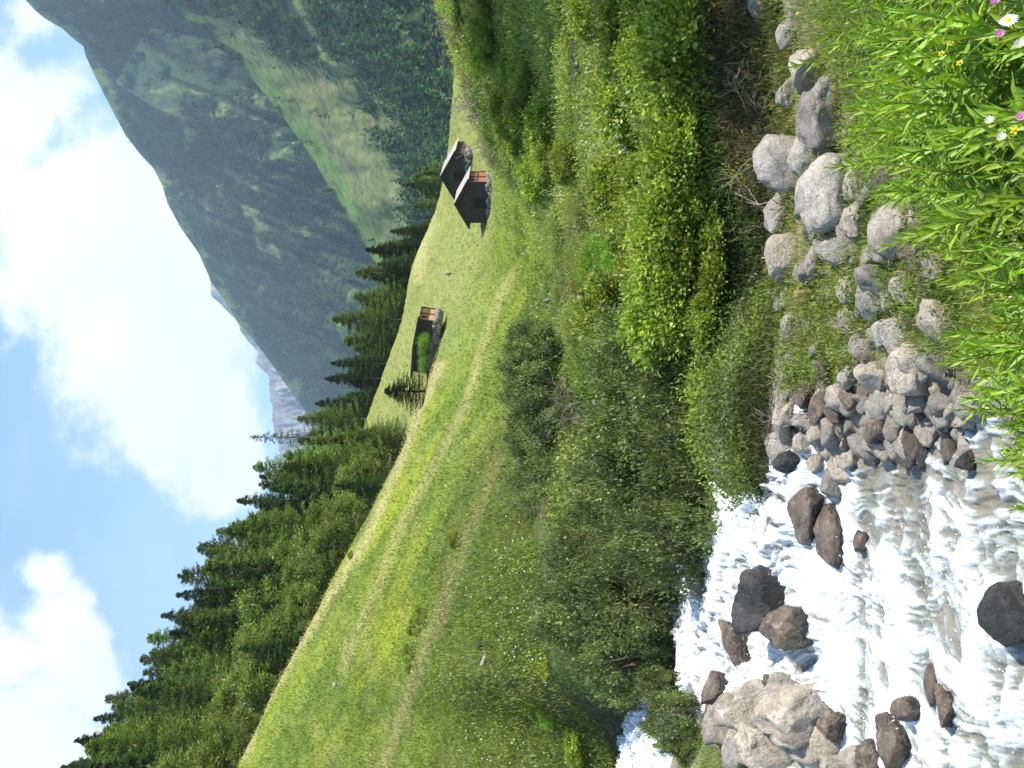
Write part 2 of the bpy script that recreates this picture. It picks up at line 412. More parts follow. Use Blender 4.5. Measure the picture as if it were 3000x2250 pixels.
BL = [(60, 40, 75), (75, 235, 105), (150, 420, 170), (60, 430, 130), (110, 560, 150), (240, 600, 190), (310, 720, 200), (260, 800, 155), (400, 850, 165), (330, 900, 120),
      (455, 950, 120), (500, 1010, 75), (330, 430, 120), (420, 600, 140), (-120, 300, 240), (95, 1250, 60), (140, 1320, 85), (180, 1410, 95), (210, 1490, 75),
      (50, 1580, 140), (150, 1620, 115), (-150, 1500, 200), (20, 1430, 60)]
acc = None
for (x, y, r) in BL:
    U, V = uv(x, y); c = ((U - 384) / F, (512 - V) / F, 0); r = r * .4629 / F * 1.12
    d = b.n('ShaderNodeVectorMath', operation='DISTANCE'); b.l(st, d.inputs[0]); d.inputs[1].default_value = c
    v = b.math('MULTIPLY_ADD', d.outputs['Value'], -1 / r, 1.0)
    acc = v if acc is None else b.math('SMOOTH_MAX', acc, v, .45)
mp = b.n('ShaderNodeMapping'); mp.inputs['Rotation'].default_value = (0, 0, math.radians(35)); mp.inputs['Scale'].default_value = (1, 1.15, 1); b.l(st, mp.inputs[0])
nz = b.noise(mp.outputs[0], 8, 8, .62, .2); nz2 = b.noise(st, 22, 5, .65)
val = b.math('ADD', acc, b.math('MULTIPLY_ADD', nz, 2.8, -1.4)); val = b.math('ADD', val, b.math('MULTIPLY_ADD', nz2, .5, -.25))
mask = b.mrange(val, -.2, .48, 0, 1, True)
wisp = b.mrange(b.noise(mp.outputs[0], 4.5, 9, .62, .8), .5, .95, 0, .4)
mask = b.math('MAXIMUM', mask, wisp)
thick = b.mrange(b.noise(st, 7, 5, .55), .35, .7, .86, 1.05)
cc = b.n('ShaderNodeVectorMath', operation='SCALE'); cc.inputs[0].default_value = (9.0, 9.05, 9.15); b.l(thick, cc.inputs['Scale'])
skc = b.mix(1.0, sky.outputs[0], (1.95, 2.15, 2.2), 'MULTIPLY')
mixc = b.mix(mask, skc, cc.outputs[0])
bg = b.n('ShaderNodeBackground'); b.l(mixc, bg.inputs[0]); bg.inputs[1].default_value = .10
wo = b.n('ShaderNodeOutputWorld'); b.l(bg.outputs[0], wo.inputs[0])
w.cycles.sampling_method = 'MANUAL'; w.cycles.sample_map_resolution = 512

sc.view_settings.view_transform = 'Standard'; sc.view_settings.look = 'None'; sc.view_settings.gamma = 1; sc.view_settings.exposure = .75
sc.render.engine = 'CYCLES'
cy = sc.cycles; cy.max_bounces = 5; cy.diffuse_bounces = 3; cy.glossy_bounces = 2; cy.transmission_bounces = 4; cy.volume_bounces = 0; cy.transparent_max_bounces = 6
cy.use_denoising = True; cy.denoiser = 'OPENIMAGEDENOISE'; cy.use_adaptive_sampling = True; cy.adaptive_threshold = .02
cy.sample_clamp_indirect = 6
cy.caustics_reflective = False; cy.caustics_refractive = False

# ------------------------------------------------------------------ mountains
def pt(x, y): U, V = uv(x, y); return float(U), float(V)
def in_poly(U, V, pts):
    P = [pt(*p) for p in pts]; c = np.zeros(np.shape(U), bool); j = len(P) - 1
    for i in range(len(P)):
        xi, yi = P[i]; xj, yj = P[j]
        c ^= ((yi > V) != (yj > V)) & (U < (xj - xi) * (V - yi) / (yj - yi + 1e-9) + xi); j = i
    return c
# big shaded flank on the right: skyline as seen, distance grows to the left
sk = [(-30, -250), (20, -60), (55, 0), (75, 22), (100, 42), (135, 62), (160, 85), (180, 100), (184, 118), (205, 165), (235, 225), (270, 290), (300, 330), (330, 362), (350, 400), (362, 440),
      (390, 492), (430, 548), (458, 612), (490, 655), (520, 705), (560, 750), (600, 805), (640, 862), (690, 930), (760, 1050)]
skU, skV = zip(*[pt(*p) for p in sk]); skU = np.array(skU[::-1]); skV = np.array(skV[::-1])
MU = np.linspace(skU[0], skU[-1], 420)
mY = np.interp(MU, [250, 400, 768, 900], [2700, 2400, 1700, 1600]); mV = np.interp(MU, skU, skV)
baseV = np.full(len(MU), 545.0)
NR = 240
tt = np.linspace(0, 1, NR)[:, None]
MYg = 620 + (mY - 620)[None, :] * tt
MVg = baseV[None, :] + (mV - baseV)[None, :] * (tt ** .82)
relief = fb2(np.broadcast_to(MU[None, :] / 42 + tt * 3, MYg.shape), MYg / 420, 6, 77, .55) - .5
ravine = np.abs(fb2(MU[None, :] / 36 - tt * 5.5, MYg / 900 + 4, 4, 79) - .5)
MZg = Z(MYg, MVg) + (relief * 120 - (1 - smooth(0, .14, ravine)) * 30) * np.sin(np.pi * np.clip(tt * 1.0, 0, 1)) ** .7
MXg = sx(MU)[None, :] * MYg
# a back side so that it is a solid hill
MXg = np.vstack([MXg, MXg[-1:] * 1.15]); MYg = np.vstack([MYg, MYg[-1:] * 1.15]); MZg = np.vstack([MZg, MZg[-1:] * .5])
MUg = np.broadcast_to(MU, MYg.shape); MVp = 512 - MZg / MYg * F
def mtn_open(U, V, X, Y):      # 1 = alpine grass, 0 = wood
    n = fb2(U / 30 + V / 60, V / 16 - U / 60, 5, 91, .6); n2 = fb2(U / 9, V / 9, 3, 94)
    bias = np.zeros(np.shape(U))
    for pts, k in (([(300, 90), (330, 60), (560, 110), (600, 190), (560, 260), (470, 250), (400, 260), (330, 230), (250, 180)], .18),
                   ([(520, 440), (560, 455), (610, 560), (560, 540)], .17), ([(395, 270), (440, 280), (440, 330), (400, 330)], .16),
                   ([(590, 300), (640, 310), (640, 350), (590, 340)], .16), ([(700, 655), (730, 680), (780, 750), (740, 735)], .3),
                   ([(350, 400), (470, 600), (400, 480), (420, 500)], .1), ([(300, 320), (360, 250), (470, 600), (400, 520)], .05)):
        bias = np.maximum(bias, in_poly(U, V, pts) * k)
    top = smooth(26, 4, V - np.interp(U, skU, skV)) * .1
    return smooth(.6, .68, n * .75 + n2 * .25 + bias + top)
op = mtn_open(MUg, MVp, MXg, MYg)
mc = np.empty(op.shape + (3,)); mc[:] = (.040, .066, .026); mc = lerp(mc, (.16, .215, .05), op)
rk = smooth(.62, .7, fb2(MUg / 8, MVp / 12, 4, 101)) * smooth(.2, .8, op); mc = lerp(mc, (.26, .22, .19), rk * .8)
MM = ground_mat('mountain_ground', .02, .35, .8, 8, .09)
me = make_mesh('mountain', np.stack([MXg, MYg, MZg], -1).reshape(-1, 3), grid_faces(*MYg.shape), MM, mc.reshape(-1, 3))
tag(link('mountain', me), kind='structure')

# nearer spur with the bright pasture strip
su = np.array([200, 330, 400, 472, 518, 560, 600, 637, 694, 732, 753, 800, 1000, 1300.]); sv = np.array([440, 420, 400, 384, 368, 341, 318, 293, 247, 206, 182, 130, 20, -120.])
SU = np.linspace(200, 1300, 420); sY = np.interp(SU, [200, 470, 768, 1300], [700, 780, 1000, 1100]); sV = pchip(su, sv, SU)
ts = np.linspace(0, 1, 170)[:, None]
SYg = 240 + (sY - 240)[None, :] * ts; SVg = 560 + (sV - 560)[None, :] * ts ** .75
SZg = Z(SYg, SVg) + (fb2(SU[None, :] / 50 + ts, SYg / 160, 5, 55) - .5) * 44 * np.sin(np.pi * ts) ** .6
SXg = sx(SU)[None, :] * SYg
SXg = np.vstack([SXg, SXg[-1:] * 1.04 + 10]); SYg = np.vstack([SYg, SYg[-1:] * 1.04]); SZg = np.vstack([SZg, SZg[-1:] - 90])
SUg = np.broadcast_to(SU, SYg.shape); SVp = 512 - SZg / SYg * F
STRIP = [(380, 20), (440, 55), (520, 120), (545, 175), (640, 290), (740, 455), (800, 545), (870, 640), (905, 560), (890, 480), (880, 410), (830, 320), (800, 260), (750, 190), (700, 130), (640, 150), (580, 90), (510, 45)]
PATHS = [[(640, 5), (700, 110), (760, 200), (830, 330)], [(700, 120), (790, 180), (880, 300)], [(760, 420), (800, 500), (850, 560)], [(860, 40), (900, 120)], [(830, 250), (870, 420)]]
def spur_open(U, V):
    x = V / .4629; y = (768 - U) / .4629; n = fb2(U / 14, V / 14, 4, 121)
    o = in_poly(U + (n - .5) * 26, V + (n - .5) * 26, STRIP).astype(float)
    d = np.minimum.reduce([seg_dist(x, y, p) for p in PATHS]) + (n - .5) * 18
    o = np.maximum(o, (1 - smooth(5, 11, d)))
    o = np.maximum(o, smooth(.68, .72, n))
    return o
ops = spur_open(SUg, SVp)
n_ = fb2(SXg / 14, SYg / 14, 4, 131)
scol = np.empty(ops.shape + (3,)); scol[:] = (.035, .055, .022)
gr = np.empty(scol.shape); gr[:] = (.14, .17, .055); gr = lerp(gr, (.11, .19, .035), smooth(14, 0, SVp - np.interp(SUg, SU, sV) - 12)); gr = lerp(gr, (.2, .175, .085), smooth(.5, .7, n_) * .6)
gr = lerp(gr, (.05, .075, .03), smooth(.58, .66, fb2(SXg / 5, SYg / 7, 3, 133)) * .6)
scol = scol * (1 - ops[..., None]) + gr * ops[..., None]
me = make_mesh('hill', np.stack([SXg, SYg, SZg], -1).reshape(-1, 3), grid_faces(*SYg.shape), MM, scol.reshape(-1, 3))
tag(link('hill', me), kind='structure')

# far rocky peaks with snow
def peak(name, pk, Yd, c1, c2, depth, seed):
    U_, V_ = zip(*[pt(*p) for p in pk]); U_ = np.array(U_[::-1]); V_ = np.array(V_[::-1])
    q = np.linspace(U_[0], U_[-1], 260); t = np.linspace(0, 1, 120)[:, None]
    V2 = np.interp(q, U_, V_) + (fb2(q / 3, q * 0, 3, seed) - .5) * 3.0
    Yg = Yd - depth + depth * t + q[None, :] * 0; Vg = 430 + (V2[None, :] - 430) * t
    Zg = Z(Yg, Vg) + (fb2(q[None, :] / 10 + t * 3, Yg / 160, 6, seed + 3, .6) - .5) * 260 * np.sin(np.pi * t) ** .6
    Xg = sx(q)[None, :] * Yg
    Xg = np.vstack([Xg, Xg[-1:]]); Yg = np.vstack([Yg, Yg[-1:] + 500]); Zg = np.vstack([Zg, Zg[-1:] - 600])
    n = fb2(Xg / 60, Zg / 60, 5, seed + 9); c = np.empty(Xg.shape + (3,)); c[:] = c1; c = lerp(c, c2, smooth(.4, .6, n))
    sn = smooth(.68, .71, fb2(Xg / 90 + Zg / 60, Zg / 200 - Xg / 300, 4, seed + 20)); c = lerp(c, (.75, .77, .8), sn)
    me = make_mesh(name, np.stack([Xg, Yg, Zg], -1).reshape(-1, 3), grid_faces(*Xg.shape), MM, c.reshape(-1, 3))
    tag(link(name, me), kind='structure')
peak('rocky_mountain', [(440, 560), (455, 612), (456, 640), (480, 660), (517, 700), (519, 715), (535, 735), (555, 757), (553, 785), (580, 812), (583, 860), (590, 880), (588, 905), (592, 930), (610, 1000), (640, 1100)], 4200, (.17, .16, .155), (.30, .28, .26), 900, 200)

# ------------------------------------------------------------------ stream
WS = np.array([-900, -100, 0, 100, 200, 330, 430], float)
def wl(Y, z): return np.full(len(WS), float(Y)), np.full(len(WS), float(z))
WLN = [wl(2.6, -2.46), wl(5.2, -2.43), wl(6.55, -2.38), wl(7.0, -2.31), wl(7.45, -2.10), wl(8.2, -2.03), wl(8.9, -1.97), wl(10.6, -1.9), wl(12.4, -1.8), wl(14, -1.7), wl(17, -1.58)]
WU = np.concatenate([np.linspace(-900, -60, 60), np.linspace(-56, 360, 400), np.linspace(364, 430, 12)])
WY, WZ, WSg = fan(WS, WLN, WU, [90, 90, 60, 60, 60, 60, 80, 40, 30, 20])
WX = sx(WU)[None, :] * WY
wx = WX + (fb2(WX * 1.3, WY * 1.3, 3, 301) - .5) * .9; wy = WY + (fb2(WX * 1.3 + 7, WY * 1.3, 3, 305) - .5) * .9
def ridged(x, y, oct, seed): 
    r = 0; a = 1; t = 0
    for k in range(oct):
        r = r + a * (1 - np.abs(2 * fb2(x * 2.1 ** k, y * 2.1 ** k, 2, seed + 5 * k) - 1)) ** 2; t += a; a *= .55
    return r / t
low = 1 - smooth(6.3, 6.9, WY)
casc = smooth(6.9, 7.4, WY)
r1 = ridged(wx * 1.1, wy * 2.2, 4, 310); r2 = ridged(wx * 5.0, wy * 7.0, 4, 330); r3 = ridged(wx * 3.2, wy * 2.0, 4, 350)
disp = low * ((r1 - .5) * .15 + (r2 - .5) * .05) + (1 - low) * ((r3 - .5) * .26 + (r2 - .5) * .055)
lip = np.exp(-((WY - 6.95) / .35) ** 2); disp = disp * (1 - .6 * lip) + lip * (fb2(WX * 9, WY * .8, 3, 366) - .5) * .05
st1 = fb2(wx * 26, wy * 4.5, 4, 396, .6); st2 = fb2(wx * 9, wy * 2.2, 4, 398); st3 = fb2(WX * 30, WY * 34, 3, 399)
WZ = WZ + disp + (st1 - .5) * .03 + (st2 - .5) * .055 + (st3 - .5) * .009
Uw = np.broadcast_to(WU[None, :], WY.shape)
foam = .62 + (r1 - .45) * 1.5 * low + (r2 - .5) * .8 + (1 - low) * (.12 + (r3 - .5) * .9) + (st1 - .5) * 1.5 + (st2 - .5) * 1.2
foam = foam - smooth(190, 320, Uw) * .38 * low + smooth(120, -40, Uw) * .08 + (fb2(WX * .9 + 3, WY * 1.6, 3, 377) - .5) * 1.0 * low
foam = foam - np.exp(-((WY - 6.62) / .16) ** 2) * np.clip(fb2(WX * 2, WY, 3, 381) * 1.6 - .4, 0, 1) * .8
foam = foam + np.exp(-((WY - 6.25) / .22) ** 2) * .3 + lip * .2
inside = (Uw > -60) & (Uw < 320)
qa = np.quantile(foam[inside & (WY < 6.7) & (WY > 4)], [.04, .93]); qb = np.quantile(foam[inside & (WY > 7.2)], [.02, .93])
fm = low * smooth(qa[0], qa[1], foam) + (1 - low) * smooth(qb[0] - .25, qb[1], foam)
m = bpy.data.materials.new('white_water'); b = NB(nt(m))
a = b.n('ShaderNodeAttribute'); a.attribute_name = 'Col'; g = b.n('ShaderNodeNewGeometry')
sp_ = b.n('ShaderNodeSeparateColor'); b.l(a.outputs['Color'], sp_.inputs[0])
ng = b.noise(g.outputs['Position'], 34, 5, .75); ng2 = b.noise(g.outputs['Position'], 3, 4, .6)
ff = b.math('ADD', sp_.outputs[0], b.math('MULTIPLY_ADD', ng, .7, -.35), clamp=True)
ff = b.mrange(ff, .0, 1.0, 0, 1)
wc = b.ramp(ng2, [(.35, (.10, .105, .085)), (.65, (.22, .19, .13))])
c = b.mix(b.mrange(ff, 0, .35), wc, (.22, .225, .20)); c = b.mix(b.mrange(ff, .3, .95), c, (.66, .69, .68))
p = b.n('ShaderNodeBsdfPrincipled'); b.l(c, p.inputs['Base Color']); b.l(b.mrange(ff, 0, 1, .12, .65), p.inputs['Roughness']); p.inputs['IOR'].default_value = 1.33
b.l(b.bump(b.noise(g.outputs['Position'], 22, 5, .7),   .22, .03), p.inputs['Normal'])
b.out(p.outputs[0])
wcol = np.repeat(fm.reshape(-1, 1), 3, 1)
wf_ = grid_faces(*WY.shape); fu = Uw.ravel()[wf_[:, 0]]; fy = WY.ravel()[wf_[:, 0]]
wf_ = wf_[~((fu > 320) & (fy > 7.3))]
me = make_mesh('water', np.stack([WX, WY, WZ], -1).reshape(-1, 3), wf_, m, wcol)
tag(link('stream', me), kind='structure')
def wz(x, y):
    i = int(np.clip(round(float(np.interp(x / y * F + 384, WU, np.arange(len(WU))))), 0, len(WU) - 1)); return float(np.interp(y, WY[:, i], WZ[:, i]))
def whit(U, V):
    i = int(np.clip(round(float(np.interp(U, WU, np.arange(len(WU))))), 0, len(WU) - 1))
    v = 512 - WZ[:, i] / WY[:, i] * F; j = np.nonzero(v <= V)[0]
    j = j[0] if len(j) else -1
    return np.array([sx(U) * WY[j, i], WY[j, i], WZ[j, i]])
# spray: droplets thrown up over the falls
n = 1500
u_ = rng.uniform(-30, 250, n); y_ = rng.choice([6.9, 7.4, 8.0, 8.8, 9.6, 10.5, 13.5, 6.0, 5.2], n) + rng.normal(0, .3, n); y_ = np.clip(y_, 3, 15.5)
x_ = sx(u_) * y_; keep = np.array([gz(a_, b_) < wz(a_, b_) - .1 for a_, b_ in zip(x_, y_)])
x_, y_ = x_[keep], y_[keep]; z_ = np.array([wz(a_, b_) for a_, b_ in zip(x_, y_)]) + np.abs(rng.normal(0, .03, len(x_)))
oc = np.array([(1, 0, 0), (-1, 0, 0), (0, 1, 0), (0, -1, 0), (0, 0, 1), (0, 0, -1)], float)
of = np.array([(0, 2, 4), (2, 1, 4), (1, 3, 4), (3, 0, 4), (2, 0, 5), (1, 2, 5), (3, 1, 5), (0, 3, 5)])
sz = rng.uniform(.0015, .005, len(x_))
V = (oc[None] * sz[:, None, None] * np.array([1, 1, 1.3]) + np.stack([x_, y_, z_], 1)[:, None]).reshape(-1, 3)
Fc = (of[None] + np.arange(len(x_))[:, None, None] * 6).reshape(-1, 3)
FOAM = simple_mat('foam_white', (.9, .93, .94), (.97, .98, .98), 5, .5, 0)
tag(link('spray', make_mesh('spray', V, Fc, FOAM)), kind='stuff')

# ------------------------------------------------------------------ boulders
import bmesh
def rock_mesh(name, seed, angular=0.3, cuts=9, sub=4):
    r = np.random.default_rng(seed)
    bm = bmesh.new(); bmesh.ops.create_icosphere(bm, subdivisions=sub, radius=1)
    V = np.array([v.co[:] for v in bm.verts]); Fc = np.array([[v.index for v in f.verts] for f in bm.faces]); bm.free()
    N = V.copy()
    V = V * (1 + (fbm(N * 1.1 + seed * 3.1, 3, seed) - .5)[:, None] * .7)
    for k in range(cuts):
        d = rdir(1, r)[0]; h = r.uniform(.55, .85); q = V @ d - h
        V = V - np.where(q > 0, q * (.75 + .2 * angular), 0)[:, None] * d
    V = V + N * ((fbm(N * 3.2 + seed, 4, seed + 5) - .5) * .16)[:, None] + N * ((fbm(N * 9 + seed, 3, seed + 8) - .5) * .045)[:, None]
    if angular > .5:
        V = V + N * (np.abs(fbm(N * 2.3 + 5 * seed, 3, seed + 4) - .5) * -.5)[:, None]
    V = V / np.abs(V).max(0)
    return make_mesh(name, V, Fc, ROCK['grey'])
RV = [rock_mesh('boulder', 500 + i, .2, 7) for i in range(6)] + [rock_mesh('boulder', 520 + i, .9, 14) for i in range(5)]
SM = [rock_mesh('pebble', 540 + i, .3 if i < 2 else .95, 8 + 3 * i, 3) for i in range(5)]
def put_rock(name, me, loc, dims, rot, tone, label, group=None, cat='boulder'):
    o = link(name, me, loc=loc, rot=rot, scale=dims)
    o.material_slots[0].link = 'OBJECT'; o.material_slots[0].material = ROCK[tone]
    tag(o, label, cat, group); return o
# x, y, extent along x (height), extent along y (width), tone, shape, in water, label
BR = [
 (1690, 350, 118, 138, 'grey', 0, 0, 'big rounded grey boulder with streaks standing at the top right of the boulder belt'),
 (1778, 262, 98, 170, 'grey', 7, 0, 'broad pale grey slab pointing up the bank beside the big streaked boulder'),
 (1738, 338, 60, 100, 'grey', 2, 0, 'low grey rock wedged below the big streaked boulder'),
 (1787, 425, 125, 172, 'grey', 3, 0, 'largest dark grey rounded boulder just above the tall leafy stems'),
 (1683, 465, 68, 105, 'grey', 4, 0, 'long grey stone lying left of the big streaked boulder'),
 (1688, 555, 84, 110, 'cream', 5, 0, 'sunlit whitish boulder at the foot of the green shrubs'),
 (1748, 580, 55, 70, 'grey', 1, 0, 'pale flat stone just below the sunlit whitish boulder'),
 (1842, 395, 45, 95, 'cream', 8, 0, 'narrow tan stone leaning under the largest dark grey boulder'),
 (1742, 150, 88, 110, 'cream', 9, 0, 'pale cracked boulder at the edge of the dark bank on the far right'),
 (1700, 75, 45, 65, 'grey', 6, 0, 'small pale boulder at the right edge of the boulder belt'),
 (1640, 15, 50, 70, 'grey', 5, 0, 'pale rock at the very right edge below the dark bank'),
 (1935, 500, 98, 140, 'cream', 2, 0, 'pinkish cream boulder behind the tips of the leafy stems'),
 (1985, 470, 45, 60, 'cream', 6, 0, 'small orange tinged stone resting on the pinkish cream boulder'),
 (1885, 640, 66, 105, 'grey', 0, 0, 'smooth grey egg shaped boulder in the middle of the gravel bank'),
 (1950, 620, 50, 75, 'cream', 3, 0, 'tan stone below the smooth egg shaped boulder'),
 (2025, 572, 65, 95, 'cream', 4, 0, 'bright white boulder half covered by leafy stems'),
 (1735, 640, 38, 55, 'orange', 5, 0, 'orange lichen coated stone below the shrubs'),
 (1718, 705, 24, 30, 'brown', 1, 0, 'small grey brown cube like stone left of the orange stone'),
 (1738, 735, 24, 26, 'orange', 8, 0, 'small reddish stone beside the grass on the gravel bank'),
 (1870, 790, 48, 60, 'brown', 7, 0, 'dark brown rock with a pale cap in the gravel bank'),
 (1962, 800, 85, 125, 'cream', 3, 0, 'large cream boulder in the middle of the stone pile by the water'),
 (1985, 862, 45, 65, 'cream', 9, 0, 'angular cream stone left of the large cream boulder'),
 (1905, 880, 50, 100, 'grey', 2, 0, 'long pale grey stone above the pile by the water'),
 (1930, 868, 48, 52, 'cream', 10, 0, 'yellowish blocky stone in the stone pile by the water'),
 (1942, 952, 58, 85, 'grey', 4, 0, 'grey speckled stone at the water edge of the pile'),
 (1902, 945, 38, 44, 'cream', 0, 0, 'small cream cobble on top of the grey speckled stone'),
 (1800, 530, 55, 75, 'grey', 8, 0, 'grey flat topped stone left of the largest dark grey boulder'), (1850, 480, 60, 85, 'cream', 7, 0, 'tan angular slab below left of the largest dark grey boulder'), (1760, 500, 42, 60, 'grey', 10, 0, 'small angular grey stone behind the largest dark grey boulder'), (1880, 560, 45, 70, 'cream', 9, 0, 'pale angular stone above the pinkish cream boulder'), (1700, 200, 45, 60, 'grey', 8, 0, 'grey angular rock above the pale slab at the foot of the dark bank'),
 (2052, 968, 40, 110, 'brown', 1, 1, 'long dark brown wet stone lying into the water'),
 (1966, 978, 24, 55, 'brown', 3, 1, 'slim wet brown stone at the end of the pile'),
 (1992, 985, 26, 62, 'dark', 5, 1, 'dark wet stone beside the slim brown one'),
 (2085, 905, 50, 65, 'cream', 7, 0, 'white angular stone above the brown wet stone'),
 (2038, 875, 55, 70, 'grey', 2, 0, 'grey tilted stone above the long dark wet stone'),
 (2078, 860, 45, 60, 'grey', 6, 0, 'flat grey stone near the tips of the left leafy stems'),
 (2090, 995, 40, 55, 'dark', 8, 1, 'small dark stone breaking the pale water near the bank'),
 (1795, 885, 30, 46, 'cream', 9, 0, 'cream stone among the brown debris near the bush'),
 (1735, 960, 40, 60, 'grey', 7, 0, 'pale angular stone below the dark end of the big bush'),
 (1812, 965, 42, 48, 'cream', 0, 0, 'round cream stone with a dark underside among twigs'),
 (1822, 995, 24, 36, 'cream', 8, 0, 'small white stone at the edge of the rapids'),
 (1865, 968, 28, 34, 'brown', 3, 0, 'small tan cobble near the rapids'),
 (1700, 1000, 55, 52, 'dark', 2, 0, 'bluish dark stone in the shade under the big bush'),
 (1762, 1000, 42, 42, 'cream', 4, 0, 'cream stone under the dead twigs at the bank'),
 (1795, 1040, 46, 82, 'grey', 1, 0, 'grey stone sloping towards the rapids below the twigs'),
 (1740, 1112, 72, 130, 'brown', 3, 1, 'big round brown boulder beside the white fall'),
 (1790, 1160, 58, 145, 'brown', 4, 1, 'long grey brown boulder pointing into the rapids'),
 (1640, 1300, 122, 118, 'dark', 9, 1, 'big jagged dark boulder in the middle of the rapids'),
 (1705, 1355, 110, 95, 'brown', 7, 1, 'dark brown wedge of rock leaning on the jagged boulder'),
 (1590, 1395, 74, 125, 'brown', 10, 1, 'rough brown rock standing in the upper rapids'),
 (2178, 1330, 110, 135, 'dark', 3, 1, 'large dark grey boulder at the bottom edge of the stream'),
 (2012, 1475, 30, 95, 'brown', 5, 1, 'narrow red brown rock sticking out of the foam'),
 (2040, 1525, 36, 95, 'brown', 9, 1, 'mossy brown rock beside the narrow red brown one'),
 (1935, 1600, 85, 120, 'brown', 9, 1, 'big angular brown boulder near the left bank'),
 (1960, 1535, 62, 62, 'brown', 2, 1, 'rounded brown boulder leaning on the big angular one'),
 (1842, 1640, 55, 60, 'cream', 3, 1, 'pale sunlit stone at the left edge above the brown boulder'),
 (1880, 1635, 55, 70, 'brown', 7, 1, 'dark cracked stone at the left edge below the pale one'),
 (1858, 1172, 34, 48, 'brown', 1, 1, 'small brown stone wet with foam under the fall'),
 (1715, 1540, 150, 110, 'cream', 7, 0, 'great sloping cream rock slab on the left bank'),
 (1610, 1530, 110, 100, 'cream', 8, 0, 'weathered tan rock slab at the top of the left bank'),
 (1755, 1610, 120, 110, 'cream', 2, 0, 'rounded cream slab at the left edge of the bank'),
 (1650, 1625, 150, 100, 'cream', 10, 0, 'broken tan rock with grass at the left edge'),
 (1560, 1560, 80, 95, 'cream', 8, 0, 'weathered slab between the small willow and the tan rock slab'), (1800, 1655, 80, 60, 'cream', 10, 0, 'pale broken rock at the very left edge of the bank'), (1690, 1495, 80, 60, 'grey', 9, 0, 'grey ledge rock at the water side of the great cream slab'), (1640, 1580, 60, 70, 'brown', 6, 0, 'dark rock in the cleft between the left bank slabs'), (1765, 1535, 70, 50, 'grey', 10, 0, 'grey wedge rock below the water side of the great cream slab'),
 (1545, 1490, 50, 60, 'brown', 9, 0, 'dark pitted rock between the small bush and the water'),
 (1672, 1478, 62, 44, 'brown', 10, 1, 'upright tan rock at the tip of the left bank'),
 (1800, 1560, 60, 70, 'brown', 8, 1, 'brown rock at the foot of the cream slab'),
 (968, 590, 14, 9, 'grey', 6, 0, 'small grey stone on the far meadow between barn and huts'), (722, 1480, 8, 11, 'cream', 5, 0, 'pale stone high on the left of the meadow'), (1185, 650, 22, 10, 'grey', 2, 0, 'grey stone at the lower end of the dry track'),
]
for i, (x, y, dx, dy, tone, sh, inw, lab) in enumerate(BR):
    U, V = uv(x, y); hv = dx * .4629 / 2; hu = dy * .4629 / 2
    P = hit(U, V + hv * .8); Q = whit(U, V + hv * .8)
    if inw or (U < 340 and Q[1] < P[1]): P = Q
    if U < 90 and not inw: hu *= 1.12; hv *= 1.1
    Y = P[1]; rx = hu / F * Y; rz = hv / F * Y * 1.12; Y = Y + (rx + rz) * .35
    rr = np.random.default_rng(900 + i)
    loc = (sx(U) * Y, Y, Z(Y, V) - rz * .12); 
    put_rock('boulder', RV[sh], loc, (rx * 1.1, (rx + rz) * .56, rz * 1.12), (rr.normal(0, .12), rr.normal(0, .14), rr.uniform(-.5, .5)), tone, lab)
# loose stones of the gravel bank
k = 0; tries = 0
ZONES = [([(1700, 440), (1990, 380), (2090, 900), (2000, 960), (1880, 930), (1700, 960), (1690, 640)], 165), ([(1690, 850), (1850, 850), (1850, 1040), (1700, 1040)], 75), ([(1500, 1480), (1800, 1500), (1830, 1659), (1600, 1659)], 35), ([(1850, 880), (2120, 860), (2110, 1000), (1880, 990)], 60)]
for zn, cnt in ZONES:
    done = 0
    while done < cnt and tries < 20000:
        tries += 1
        xs_ = [p_[0] for p_ in zn]; ys_ = [p_[1] for p_ in zn]
        x = rng.uniform(min(xs_), max(xs_)); y = rng.uniform(min(ys_), max(ys_)); U, V = uv(x, y)
        if not in_poly(np.array([float(U)]), np.array([float(V)]), zn)[0]: continue
        P = hit(float(U), float(V))
        if P is None or P[1] > 12: continue
        r_ = .03 + .10 * rng.random() ** 2.2
        if zn is ZONES[2][0]: r_ *= 1.5
        tone = rng.choice(['grey', 'cream', 'brown', 'grey', 'cream'])
        word = {'grey': 'grey', 'cream': 'pale cream', 'brown': 'brown'}[tone]
        grp = {0: 'loose stones on the gravel bank', 1: 'loose stones at the foot of the big bush', 2: 'loose stones on the left bank rocks', 3: 'loose stones at the water edge'}[[z_[0] for z_ in ZONES].index(zn)]
        put_rock('stone', SM[rng.integers(5)], (P[0], P[1], P[2] + r_ * .25), (r_ * rng.uniform(.9, 1.5), r_, r_ * rng.uniform(.6, 1)), tuple(rng.uniform(0, 6, 3) * (.1, .1, 1)), str(tone),
                 'small %s stone, one of the %s' % (word, grp), word + ' ' + grp, 'stone'); done += 1

